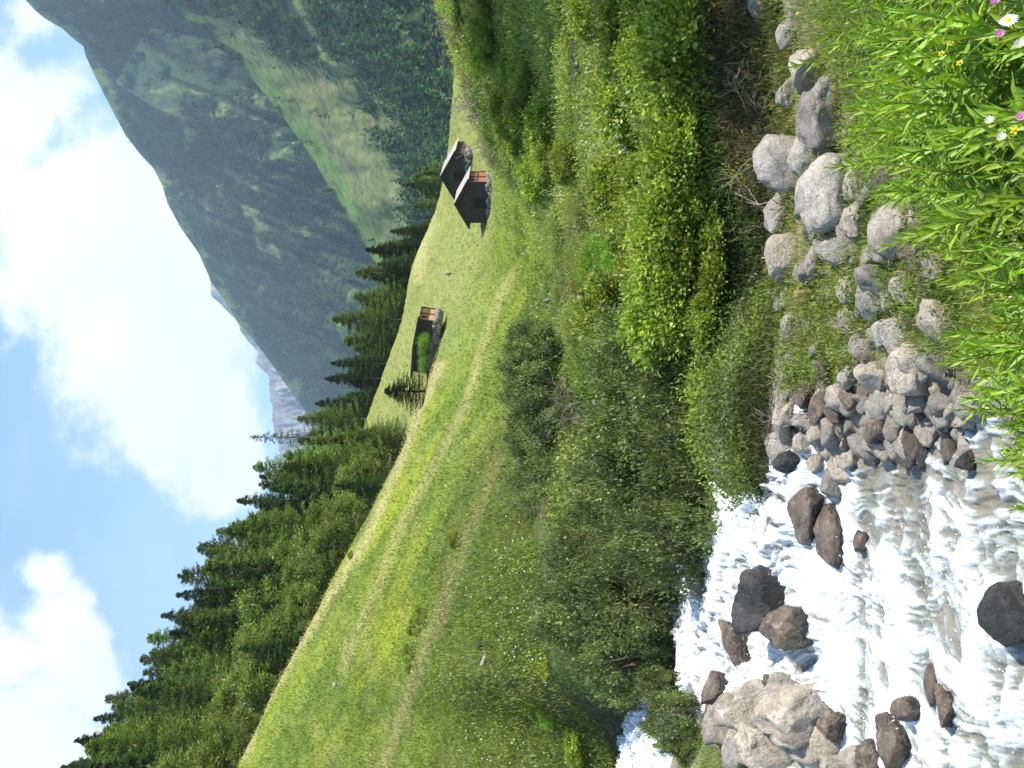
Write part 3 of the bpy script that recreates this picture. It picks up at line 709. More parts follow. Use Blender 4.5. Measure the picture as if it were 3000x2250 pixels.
# ------------------------------------------------------------------ conifers and broadleaf trees
def conifer(seed, kind='spruce', H=1.0):
    """unit height tree: returns crown (V,F,col) and trunk (V,F)"""
    r = np.random.default_rng(seed)
    nb = {'spruce': 460, 'larch': 420, 'thin': 150}[kind]; R = {'spruce': .21, 'larch': .23, 'thin': .17}[kind] * r.uniform(.85, 1.15)
    t = r.uniform(0, 1, nb) ** .8; z = .05 + .94 * t
    tier = .82 + .25 * np.sin(z * 60 + r.uniform(0, 6)) + r.normal(0, .14, nb)
    prof = np.clip((1 - z) / .93, 0, 1) ** (.8 if kind != 'larch' else .62)
    L = R * prof * tier + .012
    az = r.uniform(0, 2 * math.pi, nb)
    side = .85 + .3 * vnoise(np.stack([np.cos(az) * 1.2 + seed, np.sin(az) * 1.2, z * 5], 1), seed); L *= side
    Cs, Ds, Ns, Ls, Ws, cs = [], [], [], [], [], []
    base = {'spruce': (.042, .076, .026), 'larch': (.11, .165, .045), 'thin': (.07, .11, .04)}[kind]
    for i in range(nb):
        k = int(7 + 34 * L[i] / .2) if kind != 'thin' else int(4 + 15 * L[i] / .2)
        q = r.uniform(.12, 1, k) ** .8
        dr = {'spruce': -.10, 'larch': .02, 'thin': -.05}[kind]
        px = q * L[i]; dz = px * .18 + dr * (q ** 2) * L[i] * 2.4
        sp = r.normal(0, .16, k) * px * .9
        ca, sa = math.cos(az[i]), math.sin(az[i])
        P = np.stack([px * ca - sp * sa, px * sa + sp * ca, z[i] + dz + r.normal(0, .006, k)], 1)
        D = np.stack([np.full(k, ca) + r.normal(0, .5, k), np.full(k, sa) + r.normal(0, .5, k), r.normal(-.15 if kind == 'spruce' else .1, .25, k)], 1)
        Cs.append(P); Ds.append(D); Ns.append(np.array([0, 0, 1.0]) + r.normal(0, .45, (k, 3))); Ls.append(r.uniform(.016, .032, k)); Ws.append(r.uniform(.005, .011, k))
        c = np.array(base) * (.75 + .5 * r.random()) * (1 + .5 * q[:, None] ** 2) * np.array([1 + .25 * r.random(), 1, .9]); cs.append(c)
    V, Fc = leaf_quads(np.concatenate(Cs), np.concatenate(Ds), np.concatenate(Ns), np.concatenate(Ls), np.concatenate(Ws))
    col = np.repeat(np.concatenate(cs), 4, 0)
    b1 = []
    n = 12; zz = np.linspace(-.06, .98, n)
    b1.append(tube(np.stack([r.normal(0, .003, n), r.normal(0, .003, n), zz], 1), np.interp(zz, [-.06, .98], [.014, .002]), 6))
    for i in range(0, nb, 6):
        b1.append(tube(np.array([[0, 0, z[i]], [L[i] * .8 * math.cos(az[i]), L[i] * .8 * math.sin(az[i]), z[i] + L[i] * .04]]), [.003, .001], 3))
    return V, Fc, col, join(b1)
def crown_cloud(seed, R, ncl, nl, leaf, base, tip, hollow=.55, zmin=.02, spread=.2, up=.35, asp=.5, low=False):
    """leaves gathered in clumps through an uneven ellipsoid; also gives the clump centres"""
    r = np.random.default_rng(seed); R = np.array(R, float)
    d = rdir(ncl * 2, r); d[:, 2] = np.abs(d[:, 2]) * .95 + r.uniform(-.25, .15, len(d)); d = norm(d)[:ncl]
    if low: d = rdir(ncl, r)
    rad = r.uniform(hollow, 1, ncl) ** .7 * (.72 + .56 * vnoise(d * 1.9 + seed * 1.7, seed))
    C = d * rad[:, None] * R; C[:, 2] = C[:, 2] * .5 + R[2] * .5; C = C[C[:, 2] > zmin * R[2]]
    n = len(C); idx = r.integers(0, n, nl); sig = spread * R.mean() * r.uniform(.6, 1.3, n)[idx][:, None]
    off = r.normal(size=(nl, 3)) * sig * np.array([1, 1, .75]); P = C[idx] + off; P[:, 2] = np.maximum(P[:, 2], .01)
    Dn = norm(off) * .9 + norm(P - np.array([0, 0, R[2] * .35])) * .6 + r.normal(0, .5, (nl, 3))
    Nn = np.array([0, 0, up * 2]) + norm(P - np.array([0, 0, R[2] * .3])) * .7 + r.normal(0, .6, (nl, 3))
    L = leaf * r.uniform(.6, 1.3, nl)
    V, Fc = leaf_quads(P, Dn, Nn, L, L * asp * r.uniform(.8, 1.2, nl))
    clc = r.random(n)[idx]; c = np.array(base)[None] * (1 - clc[:, None]) + np.array(tip)[None] * clc[:, None]
    c = c * (.8 + .4 * vnoise(P * 3 / R.mean(), seed + 4))[:, None]
    return V, Fc, np.repeat(c, 4, 0), C
def stems(C, seed, r0=.012, num=26, base=.12, ns=5):
    r = np.random.default_rng(seed); out = []
    for i in r.choice(len(C), min(num, len(C)), replace=False):
        a = np.array([r.normal(0, base), r.normal(0, base), -.06]); e = C[i]; m_ = a * .4 + e * .6; m_[2] = e[2] * .45; m_ = m_ + r.normal(0, .06, 3) * np.linalg.norm(e) * .5
        m0 = a * .7 + m_ * .3 + r.normal(0, .03, 3)
        out.append(tube(np.array([a, m0, m_, e]), [r0, r0 * .8, r0 * .55, r0 * .2], ns))
    return join(out)
CONM = {}
for kind, ns_ in (('spruce', 5), ('larch', 4), ('thin', 1)):
    CONM[kind] = []
    for i in range(ns_):
        V, Fc, c, tr = conifer(60 + i + len(kind) * 9, kind)
        CONM[kind].append((make_mesh('crown', V, Fc, NEEDLE, c), make_mesh('trunk', tr[0], tr[1], BARK)))
BTM = []
for i in range(4):
    V, Fc, c, C = crown_cloud(200 + i, (.42, .42, 1.0), 70, 7500, .042, (.105, .15, .04), (.24, .275, .07), .55, .0, .1, low=True)
    tr = stems(C[C[:, 2] > .6], 210 + i, .012, 4, .005)
    BTM.append((make_mesh('crown', V, Fc, LEAF, c), make_mesh('trunk', tr[0], tr[1], BARK)))
WORD = {'spruce': 'spruce', 'larch': 'larch', 'thin': 'larch', 'broad': 'leafy tree'}
def put_tree(kind, x, y, h, label, group, w=1.0, z=None, v=None):
    cm, tm = (BTM if kind == 'broad' else CONM[kind])[rng.integers(len(BTM if kind == 'broad' else CONM[kind])) if v is None else v]
    z = gz(x, y) - .1 if z is None else z
    t = empty({'spruce': 'spruce_tree', 'larch': 'larch_tree', 'thin': 'larch_tree', 'broad': 'leafy_tree'}[kind], (x, y, z), rng.uniform(0, 6.28), (h * w, h * w, h))
    link('crown', cm, t); link('trunk', tm, t)
    tag(t, label, {'spruce': 'spruce', 'larch': 'larch', 'thin': 'larch', 'broad': 'tree'}[kind], group); return t
def tree_tip(kind, fx, fy, Y, label, group=None, w=1.0, v=None, U=None, V=None):
    if U is None: U, V = uv(fx, fy)
    x = float(sx(U) * Y); z = gz(x, Y); h = float(Z(Y, V)) - z
    return put_tree(kind, x, Y, max(h, .8), label, group, w, None, v)
TIPS = [
 ('spruce', 128, 1659, 112, 'dark spruce at the far left end of the hilltop row'), ('spruce', 158, 1600, 112, 'spruce with a ragged tip, second from the left end of the hilltop row'),
 ('spruce', 200, 1552, 115, 'spruce standing just right of the ragged tipped one'), ('larch', 225, 1510, 116, 'green larch against the white cloud on the left'),
 ('spruce', 272, 1478, 112, 'tall dark spruce whose tip leans out over the left cloud'), ('larch', 300, 1425, 112, 'bluish larch below the gap of the left cloud'), ('larch', 315, 1380, 110, 'rounded bluish larch left of the second tall dark spruce'),
 ('spruce', 345, 1330, 113, 'dark spruce in the middle of the left hilltop row'), ('spruce', 378, 1285, 112, 'second tall dark spruce of the hilltop row'), ('larch', 382, 1245, 110, 'feathery larch right of the second tall dark spruce'),
 ('larch', 424, 1185, 112, 'pointed feathery larch with sky gaps'), ('larch', 465, 1150, 114, 'broad light green larch beside the pointed feathery one'), ('spruce', 508, 1082, 116, 'spruce with a sharp tip standing against pale blue sky'),
 ('larch', 545, 1010, 119, 'larch left of the thin see through larch'), ('thin', 538, 945, 121, 'thin see through larch towering over its neighbours, trunk visible'),
 ('larch', 610, 985, 112, 'broad larch below the thin see through one'), ('larch', 640, 905, 122, 'low larch right of the thin see through one'),
 ('spruce', 678, 872, 124, 'dark spruce beneath the rocky peak'), ('spruce', 700, 818, 124, 'spruce with level boughs behind the upper meadow'), ('spruce', 712, 785, 125, 'dark spruce behind the upper meadow left of the wide larch'),
 ('larch', 716, 690, 127, 'wide larch in front of the shaded mountain above the small barn'), ('larch', 760, 640, 128, 'larch above the small barn'), ('spruce', 800, 600, 128, 'low spruce right of the wide larches'),
 ('larch', 765, 590, 129, 'pale larch before the blue mountain wood'), ('spruce', 788, 540, 130, 'dark spruce with level boughs above the upper meadow edge'), ('spruce', 840, 500, 128, 'dark spruce between the level boughed one and the huts'),
 ('spruce', 862, 520, 128, 'low dark spruce at the edge of the upper meadow'), ('spruce', 866, 400, 127, 'broad spruce rising behind the rear hut'), ('larch', 890, 445, 126, 'low green larch left of the rear hut'), ('spruce', 915, 470, 126, 'small dark spruce on the upper meadow rim'),
 ('spruce', 735, 985, 100, 'dark spruce standing alone on the terrace of the meadow'), ('spruce', 768, 940, 101, 'dark spruce with spreading boughs right of the lone terrace spruce'), ('spruce', 828, 845, 92, 'small dark spruce left of the barn'),
 ('broad', 762, 1075, 88, 'olive green bush tree at the foot of the terrace'), ('broad', 790, 1040, 86, 'grey green bush tree behind the meadow crest'),
]
for kd, fx, fy, Y, lb in TIPS: tree_tip(kd, fx, fy, Y, lb, w=(2.7 if Y < 95 else 1.9) if Y < 105 and kd == 'spruce' else (1.25 if fy < 880 else 1.0))
tpU = np.array([uv(a[1], a[2])[0] for a in TIPS[:31]]); tpV = np.array([uv(a[1], a[2])[1] for a in TIPS[:31]]); o_ = np.argsort(tpU); tpU, tpV = tpU[o_], tpV[o_]
# the wood behind: every tree on its own
GN = {'spruce': ('dark spruce standing within the left hillside wood', 'spruces within the left hillside wood'), 'larch': ('light green larch standing within the left hillside wood', 'larches within the left hillside wood')}
for i in range(115):
    U = rng.uniform(-70, 330); Yc = float(np.interp(U, ST, LN[10][0])); Y = Yc + 5 + (124 - Yc) * rng.random() ** .8
    x = float(sx(U) * Y); z = gz(x, Y); vmax = float(np.interp(U, tpU, tpV)) + rng.uniform(6, 30); h = float(Z(Y, vmax)) - z; h = min(h, rng.uniform(7, 12))
    if h < 3: continue
    kd = 'larch' if rng.random() < .5 else 'spruce'
    put_tree(kd, x, Y, h, GN[kd][0], GN[kd][1], rng.uniform(.85, 1.15))
for i in range(95):   # row right behind the upper meadow rim
    U = rng.uniform(325, 600); Y = rng.uniform(127, 150); x = float(sx(U) * Y); z = gz(x, Y)
    vmax = float(np.interp(U, tpU, tpV)) + rng.uniform(8, 34); h = float(Z(Y, vmax)) - z
    if h < 2.2: continue
    kd = 'larch' if rng.random() < .45 else 'spruce'
    put_tree(kd, x, Y, min(h, 11), '%s in the row behind the upper meadow rim' % ('light green larch' if kd == 'larch' else 'dark spruce'), '%s behind the upper meadow rim' % ('larches' if kd == 'larch' else 'spruces'), 1.55)
for i, (fx, fy, lb) in enumerate([(470, 1600, 'pale green leafy tree at the left edge of the meadow crest'), (560, 1560, 'low leafy tree on the meadow crest at the left edge'), (455, 1510, 'light leafy tree behind the meadow crest'), (530, 1490, 'pale leafy tree above the steepest part of the crest'),
        (500, 1400, 'yellow green leafy tree in the crest row'), (570, 1350, 'light green leafy tree below the tall larches'), (520, 1320, 'high yellow green leafy tree before the dark spruces'), (600, 1290, 'grey green leafy tree on the meadow crest'),
        (590, 1210, 'broad pale leafy tree at the bend of the crest'), (640, 1230, 'pale rounded leafy tree beside the bend of the crest'), (650, 1130, 'light green leafy tree near the terrace'), (700, 1160, 'soft grey green leafy bush tree near the terrace'), (610, 1410, 'dark leafy tree close to the meadow crest'), (640, 1350, 'low leafy tree close to the meadow crest')]):
    U, V = uv(fx, fy); Yc = float(np.interp(U, ST, LN[10][0])); Y = Yc + rng.uniform(3, 9)
    tree_tip('broad', fx, fy, Y, lb, w=rng.uniform(.9, 1.2))
for i in range(20):
    U = rng.uniform(-40, 290); Yc = float(np.interp(U, ST, LN[10][0])); Y = Yc + rng.uniform(2.5, 7); kd = 'broad' if rng.random() < .55 else 'spruce'
    x = float(sx(U) * Y)
    put_tree(kd, x, Y, rng.uniform(2.2, 4.2), 'small %s along the meadow crest' % ('leafy tree' if kd == 'broad' else 'dark spruce'), 'small %s along the meadow crest' % ('leafy trees' if kd == 'broad' else 'spruces'), 1.2)
# tall spruce just outside the right edge; its boughs reach into the picture
put_tree('spruce', 11.3, 23.5, 8.0, 'dark spruce at the right edge, only its bough tips in view', None, 1.35, v=1)
put_tree('broad', 13.8, 21.5, 8.5, 'unseen dense leafy tree added beyond the right edge to shade the hollow', None, 1.05)  # this and the next: unseen trees added to deepen the hollow's shade
put_tree('broad', 16.0, 27.5, 8.5, 'second unseen leafy tree added beyond the right edge to shade the hollow', None, 1.05)
put_tree('broad', 5.75, 8.5, 3.3, 'unseen tall bush added beyond the right edge to shade the dark bank', None, .85)  # pair of unseen bushes added to keep sun off the bank
put_tree('broad', 6.2, 10.0, 3.2, 'second unseen tall bush added beyond the right edge to shade the dark bank', None, .8)
put_tree('spruce', 13.0, 17.0, 9.0, 'unseen spruce added for shade beyond the right edge, nearest the viewer', None, 1.4, v=0)  # last two: unseen spruces added for a stronger band of shade
put_tree('spruce', 14.2, 20.5, 9.5, 'unseen spruce added beyond the right edge to shade the bank', None, 1.2, v=2)

# ------------------------------------------------------------------ far woods (one mass each)
def wood(name, X, Y, Zz, U, V, closed, n, h, nq, seed, tint):
    r = np.random.default_rng(seed); nr, nc = X.shape
    # area weighting as seen from in front keeps the cover even on the slope
    i = r.integers(0, int((nr - 2) * .985), n * 3); j = r.integers(0, nc - 1, n * 3); keep = r.random(n * 3) > closed[i, j]; i, j = i[keep][:n], j[keep][:n]
    f = r.random(len(i)); g = r.random(len(i))
    P = np.stack([q[i, j] * (1 - f) * (1 - g) + q[i + 1, j] * f * (1 - g) + q[i, j + 1] * (1 - f) * g + q[i + 1, j + 1] * f * g for q in (X, Y, Zz)], 1)
    m_ = len(P); hh = h * r.uniform(.6, 1.3, m_) * np.interp(P[:, 1], [240, 700, 2500], [.75, 1, 1.3]); t = np.tile(np.linspace(.08, 1, nq), m_) + r.normal(0, .03, m_ * nq); hr = np.repeat(hh, nq)
    az = r.uniform(0, 6.28, m_ * nq); rad = hr * .2 * np.clip(1.05 - t, 0, 1)
    C = np.repeat(P, nq, 0) + np.stack([np.cos(az) * rad * .6, np.sin(az) * rad * .6, t * hr], 1)
    D = np.stack([np.cos(az), np.sin(az), r.uniform(-.9, .1, m_ * nq)], 1); N = rdir(m_ * nq, r) * .5 + np.array([0, -.3, .8])
    V_, F_ = leaf_quads(C, D, N, hr * .33 * np.clip(1.15 - t, .15, 1), hr * .22 * np.clip(1.15 - t, .15, 1))
    c = np.array(tint)[None] * (.35 + 1.3 * r.random((m_, 1)) ** 1.5) * np.stack([.8 + .5 * r.random(m_), np.ones(m_), .8 + .3 * r.random(m_)], 1)
    c = c * (.75 + .6 * fbm(P / np.array([60, 60, 40]) * 2, 3, seed))[:, None]
    tag(link(name, make_mesh(name, V_, F_, FARWOOD, np.repeat(c, nq * 4, 0))), kind='stuff')
wood('spur_wood', SXg, SYg, SZg, SUg, SVp, np.clip(ops, 0, .985), 11000, 12.0, 16, 5, (.045, .10, .03))
wood('mountain_wood', MXg, MYg, MZg, MUg, MVp, np.clip(op * 1.0 + .0, 0, .97), 30000, 15.0, 8, 6, (.055, .105, .032))

# ------------------------------------------------------------------ huts
def wood_mat(name, c1, c2, rough=.85): return simple_mat(name, c1, c2, 5, rough, .5, (1, 1, 6))
W_DARK = wood_mat('dark_wood_with_shade', (.014, .012, .010), (.055, .042, .034)); W_RED = wood_mat('red_side_wood', (.20, .055, .018), (.42, .15, .05)); W_TAN = wood_mat('orange_wood', (.38, .14, .05), (.66, .34, .14))  # dark tone is dark wood plus the shade of the unlit gables
ROOFM = simple_mat('shingle_roof', (.20, .175, .15), (.40, .36, .31), 7, .9, .6); STONEM = simple_mat('foundation_stone', (.06, .055, .05), (.30, .28, .26), 4, .9, .9, None, .08)
BLACKM = simple_mat('opening_shade_black', (.004, .004, .004), (.008, .008, .008), 3, .9, .1)  # near-black plates on the walls stand in for unlit openings
def hut(loc, rz, W, L, he, ha, label, side_mat, tilt=0.0, found=.6, low_roof=False, roof_mat=None):
    """W gable width (local x), L length (local y), he eave height, ha apex height; gable at y=0 faces -y, right wall at x=W/2"""
    t = empty('log_barn', loc, rz); t.rotation_euler = (0, tilt, rz); tag(t, label, 'barn')
    n = 9; ph = he / n
    def planks(x0, x1, y0, y1, axis):
        parts = []
        for i in range(n):
            z0 = i * ph; parts.append(box(x0 + (.012 if i % 2 else 0), x1 - (.012 if i % 2 else 0), y0 + (.012 if i % 2 else 0), y1 - (.012 if i % 2 else 0), z0 + .012, z0 + ph - .004))
        return join(parts)
    g = planks(-W / 2, W / 2, 0, .14, 0); m_ = int(6)
    tri = []
    for i in range(m_):
        z0 = he + (ha - he) * i / m_; z1 = he + (ha - he) * (i + 1) / m_ - .01; w0 = W / 2 * (1 - i / m_); w1 = W / 2 * (1 - (i + 1) / m_)
        V = np.array([(-w0, 0, z0), (w0, 0, z0), (w1, 0, z1), (-w1, 0, z1), (-w0, .14, z0), (w0, .14, z0), (w1, .14, z1), (-w1, .14, z1)], float)
        V[:, 1] += .01 * (i % 2); tri.append((V, np.array([(0, 1, 2, 3), (5, 4, 7, 6), (0, 4, 5, 1), (1, 5, 6, 2), (2, 6, 7, 3), (3, 7, 4, 0)])))
    V, Fc = join([g] + tri); link('gable_wall', make_mesh('gable_wall', V, Fc, W_DARK, flat=True), t)
    b_ = V.copy(); b_[:, 1] = L - V[:, 1]; link('gable_wall', make_mesh('gable_wall', b_, Fc[:, ::-1], W_DARK, flat=True), t)
    V, Fc = planks(W / 2 - .14, W / 2, .15, L - .15, 1); link('side_wall', make_mesh('side_wall', V, Fc, side_mat, flat=True), t)
    V, Fc = planks(-W / 2, -W / 2 + .14, .15, L - .15, 1); link('side_wall', make_mesh('side_wall', V, Fc, W_DARK, flat=True), t)
    for yy in (.0, L * .5, L - .16):       # dark corner logs and middle post
        V, Fc = box(W / 2 - .05, W / 2 + .07, yy, yy + .16, 0, he); link('post', make_mesh('post', V, Fc, W_DARK, flat=True), t)
    V, Fc = box(W / 2 + .002, W / 2 + .05, .17, L - .17, he * .47, he * .54); link('beam', make_mesh('beam', V, Fc, W_DARK, flat=True), t)
    d = box(-.45, .45, -.03, -.004, .15, 1.35); link('door', make_mesh('door', d[0], d[1], BLACKM, flat=True), t)
    s_ = join([box(W / 2 + .052, W / 2 + .075, L * .25 - .3, L * .25 + .3, he * .6, he * .85)]); link('hatch', make_mesh('hatch', s_[0], s_[1], BLACKM, flat=True), t)
    ov = .42
    for sgn in (-1, 1):
        sl = (ha - he) / (W / 2); ex = W / 2 + ov; rows = []
        for i in range(10):
            a = i / 10 * ex; c = (i + 1) / 10 * ex + .03
            za = ha + .05 - a * sl + .035; zc = ha + .05 - c * sl + .01
            V = np.array([(sgn * a, -ov, za), (sgn * c, -ov, zc), (sgn * c, L + ov, zc), (sgn * a, L + ov, za)], float); V2 = V.copy(); V2[:, 2] -= .06
            V = np.concatenate([V, V2]); rows.append((V, np.array([(0, 1, 2, 3), (7, 6, 5, 4), (0, 4, 5, 1), (1, 5, 6, 2), (2, 6, 7, 3), (3, 7, 4, 0)])))
        V, Fc = join(rows); rf = link('roof', make_mesh('roof', V, Fc, roof_mat or ROOFM, flat=True), t)
        bt = join([box(0, 1, 0, .05, 0, 1)])[0]
        V = np.array([(0, -ov - .03, ha + .09), (sgn * ex, -ov - .03, ha + .09 - ex * sl), (sgn * ex, -ov - .03, ha - .12 - ex * sl), (0, -ov - .03, ha - .12)], float)
        V = np.concatenate([V, V + np.array([0, .05, 0])]); link('barge_board', make_mesh('barge_board', V, np.array([(0, 1, 2, 3), (7, 6, 5, 4), (0, 4, 5, 1), (1, 5, 6, 2), (2, 6, 7, 3), (3, 7, 4, 0)]), W_DARK, flat=True), rf)
    r = np.random.default_rng(int(W * 100)); parts = []
    if found > 0:
        for face in range(3):
            for i in range(44):
                u = r.random(); q = r.uniform(.14, .26); z0 = -r.random() * found
                p_ = {0: (W / 2 - .03, u * L), 1: (-W / 2 + u * W, .03), 2: (-W / 2 + .03, u * L)}[face]
                bm = np.array([(x, y, z) for z in (-1, 1) for y in (-1, 1) for x in (-1, 1)], float) * q * r.uniform(.6, 1, (8, 3)) + np.array([p_[0], p_[1], z0])
                parts.append((bm, box(0, 1, 0, 1, 0, 1)[1]))
        parts.append(box(-W / 2 + .06, W / 2 - .06, .06, L - .06, -found - .4, -.01))
        V, Fc = join(parts); link('foundation', make_mesh('foundation', V, Fc, STONEM), t)
    return t
def hut_loc(U, V, Y): return (float(sx(U) * Y), Y, float(Z(Y, V)))
th = math.radians(-24)   # turned so that the right wall looks at the sun
a = hut_loc(566, 487.5, 90); hut((a[0] - .1, a[1], a[2]), th * -1 * -1, 3.7, 4.6, 1.9, 2.95, 'small log hut with an orange side wall and stone base, nearer of the two huts', W_RED, 0, .75)
a = hut_loc(592, 466.5, 106); hut(a, th, 4.7, 6.6, 1.35, 2.75, 'dark log hut standing behind the orange sided hut, its roof ridge higher', wood_mat('brown_wood', (.05, .022, .014), (.13, .06, .035)), 0, .4)
a = hut_loc(420, 428.5, 90.5); hut((a[0] + .0, a[1] + .8, a[2] - .2), math.radians(-24), 5.2, 3.4, 1.5, 1.65, 'long low barn with an orange end wall on the upper meadow', W_TAN, math.radians(9), .22, roof_mat=simple_mat('mossy_roof', (.16, .17, .07), (.34, .33, .17), 6, .95, .5))

# ------------------------------------------------------------------ shrubs
def shrub_set(n, seed, R, ncl, nl, leaf, base, tip, asp=.5, **kw):
    out = []
    for i in range(n):
        V, Fc, c, C = crown_cloud(seed + i, R, ncl, nl, leaf, base, tip, asp=asp, **kw)
        tr = stems(C, seed + 50 + i, .013, 24, .08)
        out.append((make_mesh('foliage', V, Fc, LEAF, c), make_mesh('stem', tr[0], tr[1], BARK)))
    return out
WILLOW = shrub_set(4, 700, (1, 1, 1.5), 90, 13000, .064, (.12, .15, .055), (.22, .25, .10), .45, spread=.115)
ALDER = shrub_set(4, 720, (1, 1, 1.1), 46, 5200, .105, (.15, .21, .03), (.34, .39, .055), .6, spread=.15)
HERB = shrub_set(3, 740, (1, 1, .9), 60, 4200, .12, (.13, .26, .025), (.23, .37, .04), .3, spread=.2, up=.1)
OLIVE = shrub_set(3, 760, (1, 1, .9), 60, 5200, .085, (.17, .205, .045), (.31, .33, .09), .35, spread=.18)
def put_shrub(st_, x, y, r, label, group=None, z=None, sq=1.0, name='shrub', cat='shrub'):
    fm_, sm_ = st_[rng.integers(len(st_))]; z = gz(x, y) - .03 if z is None else z
    t = empty(name, (x, y, z), rng.uniform(0, 6.28), (r, r, r * sq)); link('foliage', fm_, t); link('stem', sm_, t)
    return tag(t, label, cat, group)
def shrub_px(st_, fx, fy, r, Y, label, group=None, sq=None, dz=0):
    """r: half width in the picture; top of the shrub at fx - r"""
    U, V = uv(fx, fy); R = r * .4629 / F * Y; x = float(sx(U) * Y); z = gz(x, Y); top = float(Z(Y, V)) + R; h = max(top - z, .3)
    R = max(R, h / 3.2)
    hz = {id(WILLOW): 1.5, id(ALDER): 1.1, id(HERB): .9, id(OLIVE): .9}[id(st_)]
    t = put_shrub(st_, x, Y, R, label, group, sq=h / (hz * R) if sq is None else sq)
    q = min(1.0, 1.9 * R / h)        # tall ones carry their leaves in the upper part of the stems
    if q < 1: f_ = t.children[0]; f_.scale = (1.12, 1.12, q); f_.location = (0, 0, (1 - q) * hz)
    return t
# round riverside willows: leaf ball carried on stems that root on the bank below
BALL = []
for i in range(4):
    V, Fc, c, C = crown_cloud(770 + i, (1, 1, 1), 120, 19000, .060, (.075, .10, .035), (.235, .27, .09), .74, -.1, .095, low=True, asp=.46)
    V[:, 2] -= .5; C = C - np.array([0, 0, .5]); V[:, 2] *= 1.9; C[:, 2] *= 1.9
    BALL.append((make_mesh('foliage', V, Fc, LEAF, c), C))
def ball_bush(fx, fy, rv, rh, Y, label):
    U, V = uv(fx, fy); x = float(sx(U) * Y); zc = float(Z(Y, V)); a = rv * .4629 / F * Y; b2 = rh * .4629 / F * Y; g_ = gz(x, Y) - .05
    me_, C = BALL[rng.integers(4)]; t = empty('willow_bush', (x, Y, g_)); H = zc - g_
    link('foliage', me_, t, loc=(0, 0, H), rot=(0, 0, rng.uniform(0, 6.28)), scale=(b2, b2 * .9, a))
    P = C[rng.choice(len(C), 16, replace=False)] * np.array([b2, b2, a]) * .8 + np.array([0, 0, H]); out = []
    for e in P:
        q = np.array([rng.normal(0, .12), rng.normal(0, .12), -.05]); m1 = q * .6 + e * .4; m1[2] = e[2] * .35; m1 += rng.normal(0, .04, 3)
        out.append(tube(np.array([q, m1, e * .7 + m1 * .3 + rng.normal(0, .03, 3), e]), [.02, .015, .01, .003], 5))
    Vs, Fs = join(out); link('stem', make_mesh('stem', Vs, Fs, BARK), t); tag(t, label, 'bush')
for a in [(1455, 1165, 140, 115, 9.9, 'rounded willow bush leaning out over the white rapids'), (1350, 1070, 125, 130, 11.0, 'rounded willow bush at the left back of the big riverside clump'), (1390, 930, 135, 135, 11.0, 'rounded willow bush at the back in the middle of the big riverside clump'),
          (1520, 990, 135, 130, 9.7, 'willow bush with a deeply shaded foot above the dark stones'), (1500, 850, 130, 130, 9.9, 'willow bush in the front of the clump above the brown debris'), (1370, 790, 110, 115, 11.2, 'willow bush at the right back end of the riverside clump'),
          (1540, 1100, 110, 100, 9.5, 'lowest willow bush touching the foam of the rapids'), (1600, 880, 90, 100, 9.1, 'low willow bush over the brown debris'), (1590, 760, 85, 90, 9.1, 'low willow bush above the small orange stones'), (1480, 730, 95, 90, 9.9, 'willow bush at the right front end of the riverside clump'),
          (1150, 765, 66, 75, 15.8, 'willow bush at the right end of the back row'), (1160, 850, 74, 75, 15.5, 'second willow bush from the right in the back row'), (1168, 940, 78, 80, 15.3, 'willow bush in the middle left of the back row'), (1180, 1035, 72, 70, 15.1, 'willow bush at the left end of the back row'), (1240, 1090, 50, 55, 13.8, 'small willow bush filling the dip behind the big clump'),
          (1172, 1100, 45, 50, 14.4, 'small round willow bush just left of the back row'),
          (1240, 870, 45, 55, 14.2, 'half bare grey willow bush between the two rows'),
          (1275, 1205, 98, 95, 12.6, 'willow bush at the right of the round thicket below the meadow'), (1270, 1325, 125, 122, 12.0, 'largest willow bush of the round thicket below the meadow'), (1370, 1275, 105, 105, 11.3, 'dark willow bush at the lower right of the round thicket'),
          (1355, 1415, 98, 92, 11.3, 'willow bush at the lower left of the round thicket'), (1425, 1480, 48, 50, 11.0, 'small willow bush hanging over the upper water beside the round thicket')]: ball_bush(*a)
ball_bush(1465, 1560, 72, 72, 9.9, 'small willow bush growing on the left bank rocks'); ball_bush(1500, 1615, 45, 50, 9.7, 'low willow bush at the left edge on the bank rocks')
for a in [(1600, 690, 60, 8.9, 'small leafy bush beside the bush above the orange lichen stone'), (1590, 620, 75, 9.0, 'leafy bush above the orange lichen stone'), (1585, 550, 85, 9.0, 'leafy bush above the sunlit whitish boulder'), (1550, 470, 70, 9.2, 'leafy bush left above the big streaked boulder')]: shrub_px(ALDER, *a)
shrub_px(ALDER, 1310, 1600, 45, 15.6, 'low leafy bush on the meadow rim above the upper water'); shrub_px(ALDER, 1300, 1655, 45, 15.8, 'low leafy bush at the left edge above the upper water'); shrub_px(HERB, 1275, 1545, 28, 15.8, 'fresh green herb clump on the meadow rim')
for yy, w_ in ((738, 'right end of'), (757, 'middle right of'), (776, 'middle left of'), (795, 'left end of')): shrub_px(HERB, 914, yy, 8, 89.2, 'light green bush at the %s the hedge before the long low barn' % w_)
pass
for fx, fy, r_, w_ in ((1008, 1362, 8, 'upper left'), (1022, 1345, 7, 'upper'), (1036, 1330, 8, 'upper right'), (1052, 1318, 6, 'rightmost'), (1062, 1340, 6, 'lower right'), (1002, 1400, 8, 'left'), (1010, 1425, 7, 'lower left'), (1030, 1445, 6, 'lowest'), (985, 1410, 6, 'outer left')): shrub_px(ALDER, fx, fy, r_, 21.5 + (fx - 1000) * -.02, 'leafy tuft at the %s rim of the dark hollow in the meadow' % w_)
